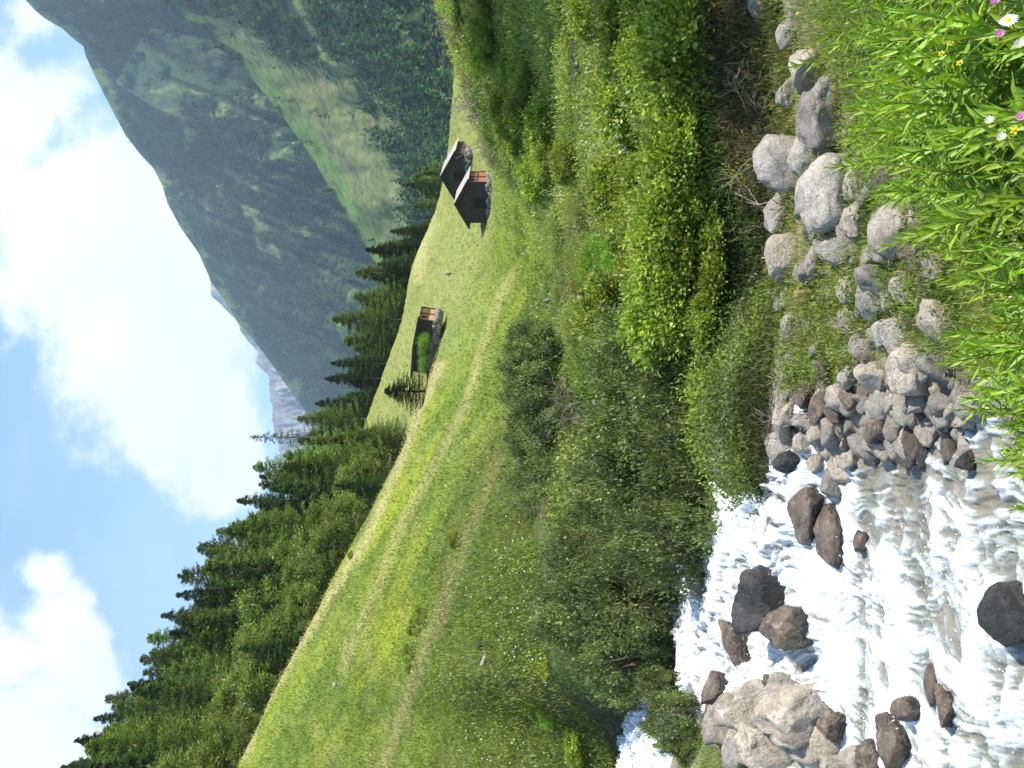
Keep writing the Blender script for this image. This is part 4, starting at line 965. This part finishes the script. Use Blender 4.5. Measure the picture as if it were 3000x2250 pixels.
P = hit(*[float(q) for q in uv(1040, 1385)]); put_rock('boulder', RV[8], (P[0], P[1], P[2]), (.14, .1, .07), (0, .2, .4), 'dark', 'dark rock standing in for the shaded opening of the meadow hollow')  # dark stone stands in for the shade inside the hole
P = hit(*[float(q) for q in uv(1052, 1415)]); put_rock('boulder', RV[3], (P[0], P[1], P[2]), (.22, .08, .05), (0, .5, .2), 'cream', 'long white stone at the lower rim of the meadow hollow')
shrub_px(ALDER, 1165, 1165, 15, 18, 'small leafy plant at the meadow edge near the thicket')
shrub_px(ALDER, 860, 1200, 10, 50, 'small bright tuft high on the meadow'); shrub_px(OLIVE, 990, 1040, 5, 40, 'small dark molehill tuft in the meadow')
hole = hit(*[float(q) for q in uv(1040, 1400)])
# leafy slope right of the willows
SL = [([(1230, 0), (1330, 60), (1340, 700), (1560, 700), (1650, 420), (1600, 300), (1480, 0)], 60, ALDER, (.28, .5), 'leafy alder bush', 'bright green leafy bushes on the slope above the boulders'),
      ([(1120, 420), (1240, 420), (1330, 760), (1200, 740)], 14, OLIVE, (.2, .38), 'olive green bush', 'olive bushes at the foot of the meadow'),
      ([(1260, 520), (1340, 520), (1340, 830), (1270, 830)], 16, HERB, (.22, .36), 'bright herb clump', 'bright fresh herb clumps behind the willow bushes'),
      ([(1300, 100), (1500, 100), (1500, 620), (1300, 620)], 34, HERB, (.18, .34), 'fresh green herb clump', 'fresh herb clumps among the leafy bushes'),
      ([(1400, 0), (1580, 0), (1600, 300), (1420, 300)], 20, OLIVE, (.2, .36), 'dull green bush', 'dull green bushes above the dark bank'),
      ([(985, 0), (1060, 0), (1180, 260), (1240, 400), (1130, 400)], 22, ALDER, (.28, .5), 'dark leafy bush', 'leafy bushes in the shaded hollow on the right'),
      ([(940, 20), (1000, 20), (1090, 420), (1150, 560), (1100, 560), (1010, 300)], 30, OLIVE, (.14, .28), 'olive bush', 'low olive bushes along the mound on the right')]
for poly, cnt, st_, rr, w_, grp in SL:
    xs_ = [p_[0] for p_ in poly]; ys_ = [p_[1] for p_ in poly]; done = 0; tries = 0
    while done < cnt and tries < 4000:
        tries += 1; x = rng.uniform(min(xs_), max(xs_)); y = rng.uniform(min(ys_), max(ys_)); U, V = uv(x, y)
        if not in_poly(np.array([float(U)]), np.array([float(V)]), poly)[0]: continue
        P = hit(float(U), float(V) + 14, 9.3)
        if P is None or P[1] > 60: continue
        k_ = 1 if P[1] < 20 else 1.3
        put_shrub(st_, float(P[0]), float(P[1]), rng.uniform(*rr) * k_, '%s, one of the %s' % (w_, grp), grp, sq=rng.uniform(.8, 1.3)); done += 1

# ------------------------------------------------------------------ ground cover (uncountable)
def sample(poly, n, lo=0.0, ymax=200):
    xs_ = [p_[0] for p_ in poly]; ys_ = [p_[1] for p_ in poly]; x = rng.uniform(min(xs_), max(xs_), n); y = rng.uniform(min(ys_), max(ys_), n); U, V = uv(x, y); k_ = in_poly(U, V, poly); U, V = U[k_], V[k_]
    ci = np.clip(np.round(np.interp(U, UG, np.arange(len(UG)))).astype(int), 0, len(UG) - 1)
    ok = (VG[:, ci] <= V[None]) & (GY[:, ci] > max(lo, 1.0)); j = ok.argmax(0); g_ = ok.any(0) & (j > 0); ci, j, U, V = ci[g_], j[g_], U[g_], V[g_]
    v0, v1 = VG[j - 1, ci], VG[j, ci]; t = np.clip((v0 - V) / np.maximum(v0 - v1, 1e-6), 0, 1)
    Y = GY[j - 1, ci] + t * (GY[j, ci] - GY[j - 1, ci]); z = GZ[j - 1, ci] + t * (GZ[j, ci] - GZ[j - 1, ci]); k_ = Y < ymax
    return np.stack([sx(U) * Y, Y, z], 1)[k_], U[k_], V[k_]
def cover(name, poly, n, size, h, c1, c2, asp=.4, lo=9.3, mat=None, clump=6, upr=.3, ymax=60, seed=1):
    P, U, V = sample(poly, n, lo, ymax); P = np.repeat(P, clump, 0); k_ = len(P); sc_ = np.interp(P[:, 1], [6, 12, 40], [.7, 1, 2.2])[:, None]
    P = P + rng.normal(0, 1, (k_, 3)) * np.array([1, 1, 0]) * size * 1.6 * sc_; P[:, 2] += np.abs(rng.normal(0, 1, k_)) * h
    D = rng.normal(0, 1, (k_, 3)); D[:, 2] = np.abs(D[:, 2]) * (1 + upr * 5); N = rng.normal(0, .7, (k_, 3)) + np.array([.2, -.2, 1])
    L = size * rng.uniform(.6, 1.5, k_) * sc_[:, 0]; V_, F_ = leaf_quads(P, D, N, L, L * asp)
    t = smooth(.35, .65, fbm(P * .9, 4, seed))[:, None]; c = np.array(c1) * (1 - t) + np.array(c2) * t
    tag(link(name, make_mesh(name, V_, F_, mat or LEAF, np.repeat(c, 4, 0))), kind='stuff')
cover('undergrowth', [(1230, -60), (1530, -60), (1550, 250), (1640, 430), (1740, 600), (1740, 1130), (1190, 1130), (1180, 900), (1130, 560), (1170, 420)], 17000, .045, .07, (.08, .11, .025), (.26, .32, .05), .45, 8.0, None, 6)
cover('mound_cover', [(915, -60), (1240, -60), (1260, 420), (1140, 620), (1090, 560), (1000, 300), (930, 60)], 12000, .06, .12, (.17, .23, .035), (.32, .34, .08), .22, 18, None, 8)
cover('shaded_bank_grass', [(1640, -60), (1790, -60), (1800, 260), (1760, 400), (1780, 640), (1740, 1000), (1600, 1000), (1620, 500)], 5200, .09, .05, (.05, .055, .02), (.13, .14, .04), .12, 7.9, GRASSM, 7)  # grass darkened, the bank's shade is put into its colour
cover('bank_roots', [(1500, -60), (1660, -60), (1690, 200), (1660, 420), (1560, 380)], 2600, .10, .03, (.045, .035, .02), (.14, .12, .055), .09, 7.9, GRASSM, 6)
cover('gravel_grass', [(1680, -60), (2212, -60), (2212, 800), (2100, 780), (1900, 760), (1700, 860), (1660, 640), (1700, 460), (1700, 200)], 9500, .06, .05, (.13, .20, .03), (.26, .26, .08), .12, 3.2, GRASSM, 7, upr=1)
cover('gravel_herbs', [(1690, 600), (1900, 600), (1880, 800), (1700, 840)], 1300, .035, .06, (.11, .20, .02), (.17, .26, .03), .45, 5, None, 6)
cover('gravel_herbs', [(1780, -60), (1950, -60), (2050, 420), (2120, 760), (2040, 760), (1980, 420), (1840, 300)], 2200, .04, .07, (.10, .18, .02), (.20, .25, .05), .4, 3.8, None, 6)
cover('gravel_herbs', [(1930, 560), (2060, 560), (2060, 720), (1930, 720)], 420, .03, .05, (.11, .19, .02), (.17, .24, .04), .45, 5, None, 6)
cover('left_bank_grass', [(1530, 1500), (1800, 1500), (1800, 1700), (1500, 1700)], 2000, .05, .04, (.12, .16, .03), (.22, .20, .07), .12, 7, GRASSM, 6, upr=1)
cover('thicket_undergrowth', [(1190, 1000), (1250, 1000), (1340, 1300), (1360, 1540), (1330, 1680), (1240, 1680), (1180, 1200)], 3200, .035, .06, (.05, .07, .02), (.14, .18, .04), .4, 10.5, None, 6)
cover('bank_roots', [(1300, 1150), (1520, 1150), (1520, 1480), (1440, 1540), (1330, 1500)], 1500, .09, .03, (.03, .025, .015), (.11, .09, .045), .09, 10.3, GRASSM, 5)  # roots coloured dark to stand in for shade under the overhanging bushes
# meadow turf: fine blades and little flowers following the mown strips
MP = [(525, 1659), (720, 1260), (790, 1150), (880, 960), (940, 830), (960, 300), (1000, 300), (1180, 560), (1200, 700), (1120, 760), (1080, 900), (1160, 1150), (1190, 1450), (1300, 1560), (1340, 1659)]
P, U, V = sample([(500, 1680), (700, 1270), (770, 1150), (690, 1120), (780, 930), (850, 760), (940, 430), (965, 180), (1000, 300), (1180, 560), (1200, 700), (1120, 760), (1080, 900), (1160, 1150), (1190, 1450), (1300, 1560), (1340, 1659)], 110000, 13, 126); c = meadow_col(U, V, P[:, 0], P[:, 1]); cl = 3
P = np.repeat(P, cl, 0); c = np.repeat(c, cl, 0); k_ = len(P); s_ = np.interp(P[:, 1], [14, 40, 70, 126], [.07, .13, .18, .2])
P = P + rng.normal(0, 1, (k_, 3)) * np.array([1, 1, 0]) * s_[:, None]; D = rng.normal(0, .5, (k_, 3)); D[:, 2] = 1; L = s_ * rng.uniform(.6, 1.4, k_); P[:, 2] += L * .35
V_, F_ = leaf_quads(P, D, rng.normal(0, .5, (k_, 3)) + np.array([.5, -.3, .6]), L, L * .2); c = c * rng.uniform(.85, 1.25, (k_, 1))
tag(link('meadow_grass', make_mesh('meadow_grass', V_, F_, GRASSM, np.repeat(c, 4, 0))), kind='stuff')
P, U, V = sample(MP, 10000, 13, 60); kp = rng.random(len(P)) < smooth(.42, .62, fb2(P[:, 0] * .35, P[:, 1] * .35, 4, 61)) * (.25 + .75 * smooth(40, 16, P[:, 1])); P = P[kp]; k_ = len(P)
P[:, 2] += rng.uniform(.08, .2, k_); L = np.interp(P[:, 1], [14, 60], [.022, .05]) * rng.uniform(.7, 1.4, k_)
V_, F_ = leaf_quads(P, rng.normal(0, 1, (k_, 3)), rng.normal(0, .5, (k_, 3)) + np.array([.2, -.5, .9]), L, L * .9); fc_ = np.where(rng.random((k_, 1)) < .8, np.array([[.72, .72, .60]]), np.array([[.62, .55, .08]]))
tag(link('meadow_flowers', make_mesh('meadow_flowers', V_, F_, PETAL, np.repeat(fc_, 4, 0))), kind='stuff')

# ------------------------------------------------------------------ foreground plants
def strap_leaves(B, D, N, L, W, droop):
    D = norm(D); S = norm(np.cross(D, N)); N2 = norm(np.cross(S, D)); n = len(B)
    Vs = []
    for t, w_ in ((0, .22), (.3, 1), (.65, .82), (1, .03)):
        c = B + D * (L * t)[:, None] - np.array([0, 0, 1.0]) * (droop * L * t * t)[:, None]
        hw = (W * w_ / 2)[:, None]
        Vs += [c - S * hw + N2 * hw * .45, c - N2 * hw * .1, c + S * hw + N2 * hw * .45]
    V = np.stack(Vs, 1).reshape(-1, 3); f = []
    for k in range(3):
        f += [(3 * k, 3 * k + 1, 3 * k + 4, 3 * k + 3), (3 * k + 1, 3 * k + 2, 3 * k + 5, 3 * k + 4)]
    Fc = (np.array(f)[None] + np.arange(n)[:, None, None] * 12).reshape(-1, 4)
    return V, Fc
def leafy_stem(seed, H):
    r = np.random.default_rng(seed); n = int(62 * H / .6)
    t = np.linspace(.08, 1, n) ** .9; bend = r.normal(0, .1, 2) * H
    def ax(t_): t_ = np.asarray(t_); return np.stack([bend[0] * t_ ** 2, bend[1] * t_ ** 2, H * t_], -1)
    B = ax(t); az = np.arange(n) * 2.39996 + r.normal(0, .25, n)
    el = np.interp(t, [0, .6, .93, 1], [.25, .6, .95, 1.35]) + r.normal(0, .12, n)
    D = np.stack([np.cos(az) * np.cos(el), np.sin(az) * np.cos(el), np.sin(el)], 1)
    N = np.stack([-np.cos(az) * np.sin(el), -np.sin(az) * np.sin(el), np.cos(el)], 1)
    L = np.interp(t, [0, .3, .8, 1], [.05, .092, .085, .035]) * r.uniform(.8, 1.2, n); W = L * r.uniform(.13, .18, n)
    V, Fc = strap_leaves(B, D, N, L, W, np.interp(t, [0, .7, 1], [.55, .35, .05]) * r.uniform(.5, 1.5, n))
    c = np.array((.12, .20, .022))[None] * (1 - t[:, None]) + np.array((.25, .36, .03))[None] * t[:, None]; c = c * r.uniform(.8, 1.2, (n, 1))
    sp = ax(np.linspace(-.05, 1, 9)); tb = tube(sp, np.linspace(.0032, .0012, 9), 5)
    return make_mesh('leaves', V, Fc, NEARLEAF, np.repeat(c, 12, 0)), make_mesh('stem', tb[0], tb[1], NEARLEAF, np.tile(np.array((.16, .22, .05)), (len(tb[0]), 1)))
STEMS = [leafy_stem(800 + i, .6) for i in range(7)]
def put_stem(x, y, h, label, group=None, lean=None, v=None):
    lm, sm_ = STEMS[rng.integers(7) if v is None else v]; k_ = h / .6
    t = empty('leafy_plant', (x, y, gz(x, y) - .02), rng.uniform(0, 6.28), (max(k_, .95), max(k_, .95), k_))
    ln = lean or (rng.normal(0, .12), rng.normal(0, .12)); t.rotation_euler = (ln[0], ln[1], rng.uniform(0, 6.28))
    link('leaves', lm, t); link('stem', sm_, t); return tag(t, label, 'plant', group)
bU = np.array([250, 277, 314, 345, 385, 425, 470, 536, 575, 606, 650, 690, 726, 768, 860.]); bV = np.array([1035, 1014, 1000, 985, 960, 945, 940, 928, 862, 840, 836, 815, 795, 775, 740.])
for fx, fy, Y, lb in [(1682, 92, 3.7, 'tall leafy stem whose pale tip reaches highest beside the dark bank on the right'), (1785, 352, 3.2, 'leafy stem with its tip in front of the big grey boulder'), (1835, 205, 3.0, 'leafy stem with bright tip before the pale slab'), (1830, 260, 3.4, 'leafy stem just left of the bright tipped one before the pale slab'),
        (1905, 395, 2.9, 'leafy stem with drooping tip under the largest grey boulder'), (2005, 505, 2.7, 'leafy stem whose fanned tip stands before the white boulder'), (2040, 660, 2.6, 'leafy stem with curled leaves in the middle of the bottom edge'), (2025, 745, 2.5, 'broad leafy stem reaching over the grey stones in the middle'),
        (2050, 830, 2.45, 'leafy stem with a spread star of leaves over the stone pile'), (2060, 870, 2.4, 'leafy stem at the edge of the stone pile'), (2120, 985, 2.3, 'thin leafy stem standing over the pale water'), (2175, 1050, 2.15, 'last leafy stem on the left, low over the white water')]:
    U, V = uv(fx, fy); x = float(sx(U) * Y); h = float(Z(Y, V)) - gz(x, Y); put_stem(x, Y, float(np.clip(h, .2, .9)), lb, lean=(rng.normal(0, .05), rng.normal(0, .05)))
rng = np.random.default_rng(77); done = 0
while done < 288:
    U = rng.uniform(270, 830); Y = rng.uniform(1.7, 3.9) if U > 520 else rng.uniform(1.6, 2.75)
    if rng.random() < .15: Y = rng.uniform(1.3, 1.8)
    x = float(sx(U) * Y); z = gz(x, Y)
    vb = float(np.interp(U, bU, bV)) + abs(rng.normal(0, 38)) + (60 if Y < 2 else 0); h = min(float(Z(Y, vb)) - z, rng.uniform(.55, .85))
    if h < .2: continue
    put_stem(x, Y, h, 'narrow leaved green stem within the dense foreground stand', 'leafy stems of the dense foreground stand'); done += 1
def blades(name, n, ur, yr, hr, wd, c1, c2, seed):
    r = np.random.default_rng(seed); U = r.uniform(*ur, n); Y = r.uniform(*yr, n); X = sx(U) * Y
    ci = np.clip(np.round(np.interp(U, UG, np.arange(len(UG)))).astype(int), 0, len(UG) - 1); z = np.array([np.interp(y, GY[:, i], GZ[:, i]) for y, i in zip(Y, ci)])
    h = r.uniform(*hr, n); h = np.minimum(h, np.maximum(Z(Y, np.interp(U, bU, bV) + r.uniform(0, 40, n)) - z, .03)); az = r.uniform(0, 6.28, n); B = np.stack([X, Y, z - .01], 1)
    D = np.stack([np.cos(az) * .35, np.sin(az) * .35, np.ones(n)], 1); N = np.stack([np.cos(az), np.sin(az), np.zeros(n)], 1)
    V, Fc = strap_leaves(B, D, N, h, np.full(n, wd), r.uniform(.05, .55, n)); c = np.array(c1) + (np.array(c2) - np.array(c1)) * r.random((n, 1))
    tag(link(name, make_mesh(name, V, Fc, GRASSM, np.repeat(c, 12, 0))), kind='stuff')
blades('foreground_grass', 9000, (480, 980), (1.2, 4.2), (.15, .5), .0045, (.12, .18, .025), (.24, .26, .06), 31)
blades('foreground_grass', 2500, (240, 520), (1.2, 2.9), (.1, .32), .0045, (.12, .18, .025), (.22, .25, .06), 32)
def flower(kind, fx, fy, Y, label):
    U, V = uv(fx, fy); x = float(sx(U) * Y); z = float(Z(Y, V)); g_ = gz(x, Y); r = np.random.default_rng(int(fx * 7 + fy))
    t = empty('daisy' if kind == 'daisy' else 'meadow_flower', (x, Y, g_)); hh = z - g_
    st_ = tube(np.array([[0, .02, 0], [.01, .02, hh * .5], [0, 0, hh]]), [.0015, .0013, .001], 4); link('stem', make_mesh('stem', st_[0], st_[1], NEARLEAF, np.tile(np.array((.12, .2, .04)), (len(st_[0]), 1))), t)
    n, L, W, pc, cc, el = {'daisy': (19, .0115, .0038, (.85, .85, .86), (.75, .50, .03), .12), 'white': (9, .011, .007, (.70, .68, .62), (.5, .5, .2), .9), 'pink': (22, .008, .0024, (.55, .25, .42), (.4, .15, .3), .7), 'yellow': (5, .0048, .0042, (.72, .55, .03), (.6, .4, .02), .3)}[kind]
    az = np.arange(n) / n * 6.283; nrm = norm(np.array([.35 + r.normal(0, .2), -.75, .55])); a_ = norm(np.cross(nrm, [0, 0, 1])); b_ = np.cross(nrm, a_)
    D = (np.cos(az)[:, None] * a_ + np.sin(az)[:, None] * b_) * math.cos(el) + nrm * math.sin(el); B = np.array([0, 0, hh]) + D * .003
    V_, F_ = strap_leaves(B, D, np.tile(nrm, (n, 1)) + r.normal(0, .05, (n, 3)), L * r.uniform(.85, 1.1, n), np.full(n, W), np.full(n, .1)); link('petals', make_mesh('petals', V_, F_, PETAL, np.tile(np.array(pc), (len(V_), 1))), t)
    bm = bmesh.new(); bmesh.ops.create_icosphere(bm, subdivisions=2, radius=.0045 if kind == 'daisy' else .003); V_ = np.array([v.co[:] for v in bm.verts]) + np.array([0, 0, hh]) + nrm * .002; F_ = np.array([[v.index for v in f.verts] for f in bm.faces]); bm.free()
    link('flower_center', make_mesh('flower_center', V_, F_, PETAL, np.tile(np.array(cc), (len(V_), 1))), t); tag(t, label, 'flower')
for a in [('daisy', 2178, 45, 1.5, 'open white daisy with yellow centre near the bottom right corner'), ('daisy', 2088, 40, 2.2, 'small white daisy above the open one near the right edge'), ('white', 2138, 267, 1.6, 'half closed white flower on the left of the daisy'), ('white', 2164, 302, 1.55, 'white bell shaped flower beside the half closed one'),
          ('white', 2203, 100, 1.5, 'pale flower at the bottom edge under the daisy'), ('pink', 2160, 76, 1.6, 'pink clover like flower touching the daisy'), ('pink', 2150, 8, 1.6, 'pink flower in the bottom right corner'), ('pink', 2206, 255, 1.5, 'pink flower at the bottom edge'), ('pink', 1900, 153, 2.8, 'purple pink flower among the grass below the pale slab'), ('pink', 1927, 177, 2.8, 'dim pink flower beside the purple pink one'),
          ('yellow', 2053, 93, 2.0, 'yellow flower above the daisy'), ('yellow', 2033, 117, 2.1, 'orange yellow flower left of the upper yellow one'), ('yellow', 2073, 137, 2.0, 'yellow flower lowest of the three in the grass'), ('yellow', 2192, 283, 1.5, 'yellow flower beside the white bells'), ('yellow', 1722, 30, 3.5, 'yellow flower below the small pale boulder on the right')]: flower(*a)

# ------------------------------------------------------------------ dead wood
def twig_mesh(seed, n0=7, depth=3, L0=.5, up=.8, r0=.012, spread=.8):
    r = np.random.default_rng(seed); out = []
    def go(p, d, L, rad, k):
        q = [p]; dd = d
        for i in range(3): dd = norm(dd + r.normal(0, .16, 3)); q.append(q[-1] + dd * L / 3)
        out.append(tube(np.array(q), np.linspace(rad, rad * .55, 4), 4))
        if k > 0:
            for i in range(r.integers(2, 4)): go(q[r.integers(1, 4)], norm(dd + r.normal(0, .55, 3)), L * r.uniform(.45, .75), rad * .55, k - 1)
    for i in range(n0): go(r.normal(0, .05, 3) * np.array([1, 1, .2]), norm(np.array([r.normal(0, spread), r.normal(0, spread), up])), L0 * r.uniform(.6, 1.1), r0, depth)
    V, Fc = join(out); return make_mesh('twig', V, Fc, TWIG)
TW = [twig_mesh(850 + i) for i in range(3)] + [twig_mesh(860 + i, 4, 3, .6, .12, .012, 1.0) for i in range(3)]
for fx, fy, Y, s_, v, lb in [(985, 185, 36, 1.8, 0, 'bare twig bush on the mound edge at the right'), (990, 215, 37, 1.7, 1, 'bare upright twigs on the mound edge right of the huts'), (1000, 240, 38, 1.8, 2, 'sparse bare bush on the mound edge nearest the huts'), (1040, 300, 40, 1.7, 0, 'bare grey bush in front of the rear hut'), (1075, 350, 40, 1.6, 1, 'bare branching bush below the orange sided hut'), (1025, 325, 40, 1.5, 2, 'thin bare bush in front of the dark rear hut'),
        (945, 70, 34, 1.8, 1, 'bare twigs against the far wood at the right edge'), (1235, 870, 13.8, .9, 0, 'half bare whitish twigs between the willow rows')]:
    U, V = uv(fx, fy); x = float(sx(U) * Y); o = link('bare_bush', TW[v], loc=(x, Y, gz(x, Y) - .02), rot=(0, 0, rng.uniform(0, 6)), scale=s_); tag(o, lb, 'bare bush')
for fx, fy, s_, v, lb in [(1810, 1010, .45, 3, 'tangle of dead twigs lying on the stones by the rapids'), (1790, 940, .45, 4, 'dead brush on the stones under the willow'), (1770, 880, .5, 5, 'brown dead branches piled under the bush'), (1900, 700, .5, 4, 'dry curved twig on the gravel bank'), (1700, 430, .8, 4, 'dead twigs hanging beside the big streaked boulder'), (1690, 290, .7, 5, 'grey dead branches on the dark bank'), (1640, 330, .7, 3, 'leafless brush on the dark bank above the boulders'), (1620, 240, .7, 4, 'leafless brush at the top of the dark bank')]:
    P = hit(*[float(q) for q in uv(fx, fy)]); o = link('dead_branch', TW[v], loc=(P[0], P[1], P[2] + .02), rot=(0, 0, rng.uniform(0, 6)), scale=s_); tag(o, lb, 'branch')
for fx, fy, Y, L_, lb in [(1425, 215, 11.2, 1.6, 'long bare branch arching through the leafy slope on the right'), (1500, 60, 10.3, 1.6, 'bare branch rising through the bushes at the right edge'), (1330, 230, 13, 1.4, 'bare branch among the bright alder leaves')]:
    U, V = uv(fx, fy); x = float(sx(U) * Y); z = float(Z(Y, V)); r = np.random.default_rng(int(fx)); out = [tube(np.array([[-.5, 0, -.35], [-.15, 0, 0], [.2, .05, .12], [.5, .05, .1]]) * L_, [.014, .011, .008, .004], 5)]
    for i in range(7): p0 = np.array([r.uniform(-.3, .4), .02, .05]) * L_; out.append(tube(np.array([p0, p0 + r.normal(0, .08, 3) * L_, p0 + r.normal(0, .14, 3) * L_ + np.array([0, 0, .1])]), [.006, .004, .002], 4))
    V_, F_ = join(out); tag(link('bare_branch', make_mesh('bare_branch', V_, F_, TWIG), loc=(x, Y, z)), lb, 'branch')
def spikes(poly, n, lo):
    P, U, V = sample(poly, n, lo, 40); P[:, 2] += rng.uniform(.2, .45, len(P)); P = np.repeat(P, 7, 0); k_ = len(P); P[:, 2] += np.tile(np.linspace(0, .09, 7), k_ // 7); P += rng.normal(0, .006, (k_, 3))
    V_, F_ = leaf_quads(P, rdir(k_), rdir(k_) + np.array([.3, -.6, .3]), np.full(k_, .024), np.full(k_, .022)); tag(link('white_blossom', make_mesh('white_blossom', V_, F_, PETAL, np.tile(np.array((.62, .62, .45)), (len(V_), 1)))), kind='stuff')
spikes([(1340, 230), (1430, 230), (1430, 350), (1340, 350)], 70, 9.3); spikes([(1180, 400), (1260, 400), (1260, 520), (1180, 520)], 30, 9.3); spikes([(1300, 60), (1460, 60), (1500, 600), (1300, 600)], 60, 9.3)

# ------------------------------------------------------------------ air
zmin = min(GZ.min(), MZg.min(), SZg.min()); HB = box(-3600, 3000, -60, 5400, zmin - 2, 1900)
m = bpy.data.materials.new('haze_air'); b = NB(nt(m)); pv = b.n('ShaderNodeVolumePrincipled'); pv.inputs['Color'].default_value = (.58, .77, .98, 1); pv.inputs['Density'].default_value = .00014; pv.inputs['Anisotropy'].default_value = .2
o_ = b.n('ShaderNodeOutputMaterial'); b.l(pv.outputs[0], o_.inputs['Volume'])
tag(link('haze', make_mesh('haze', HB[0], HB[1], m, flat=True)), kind='stuff')
sc.cycles.volume_step_rate = 10; sc.cycles.volume_max_steps = 32
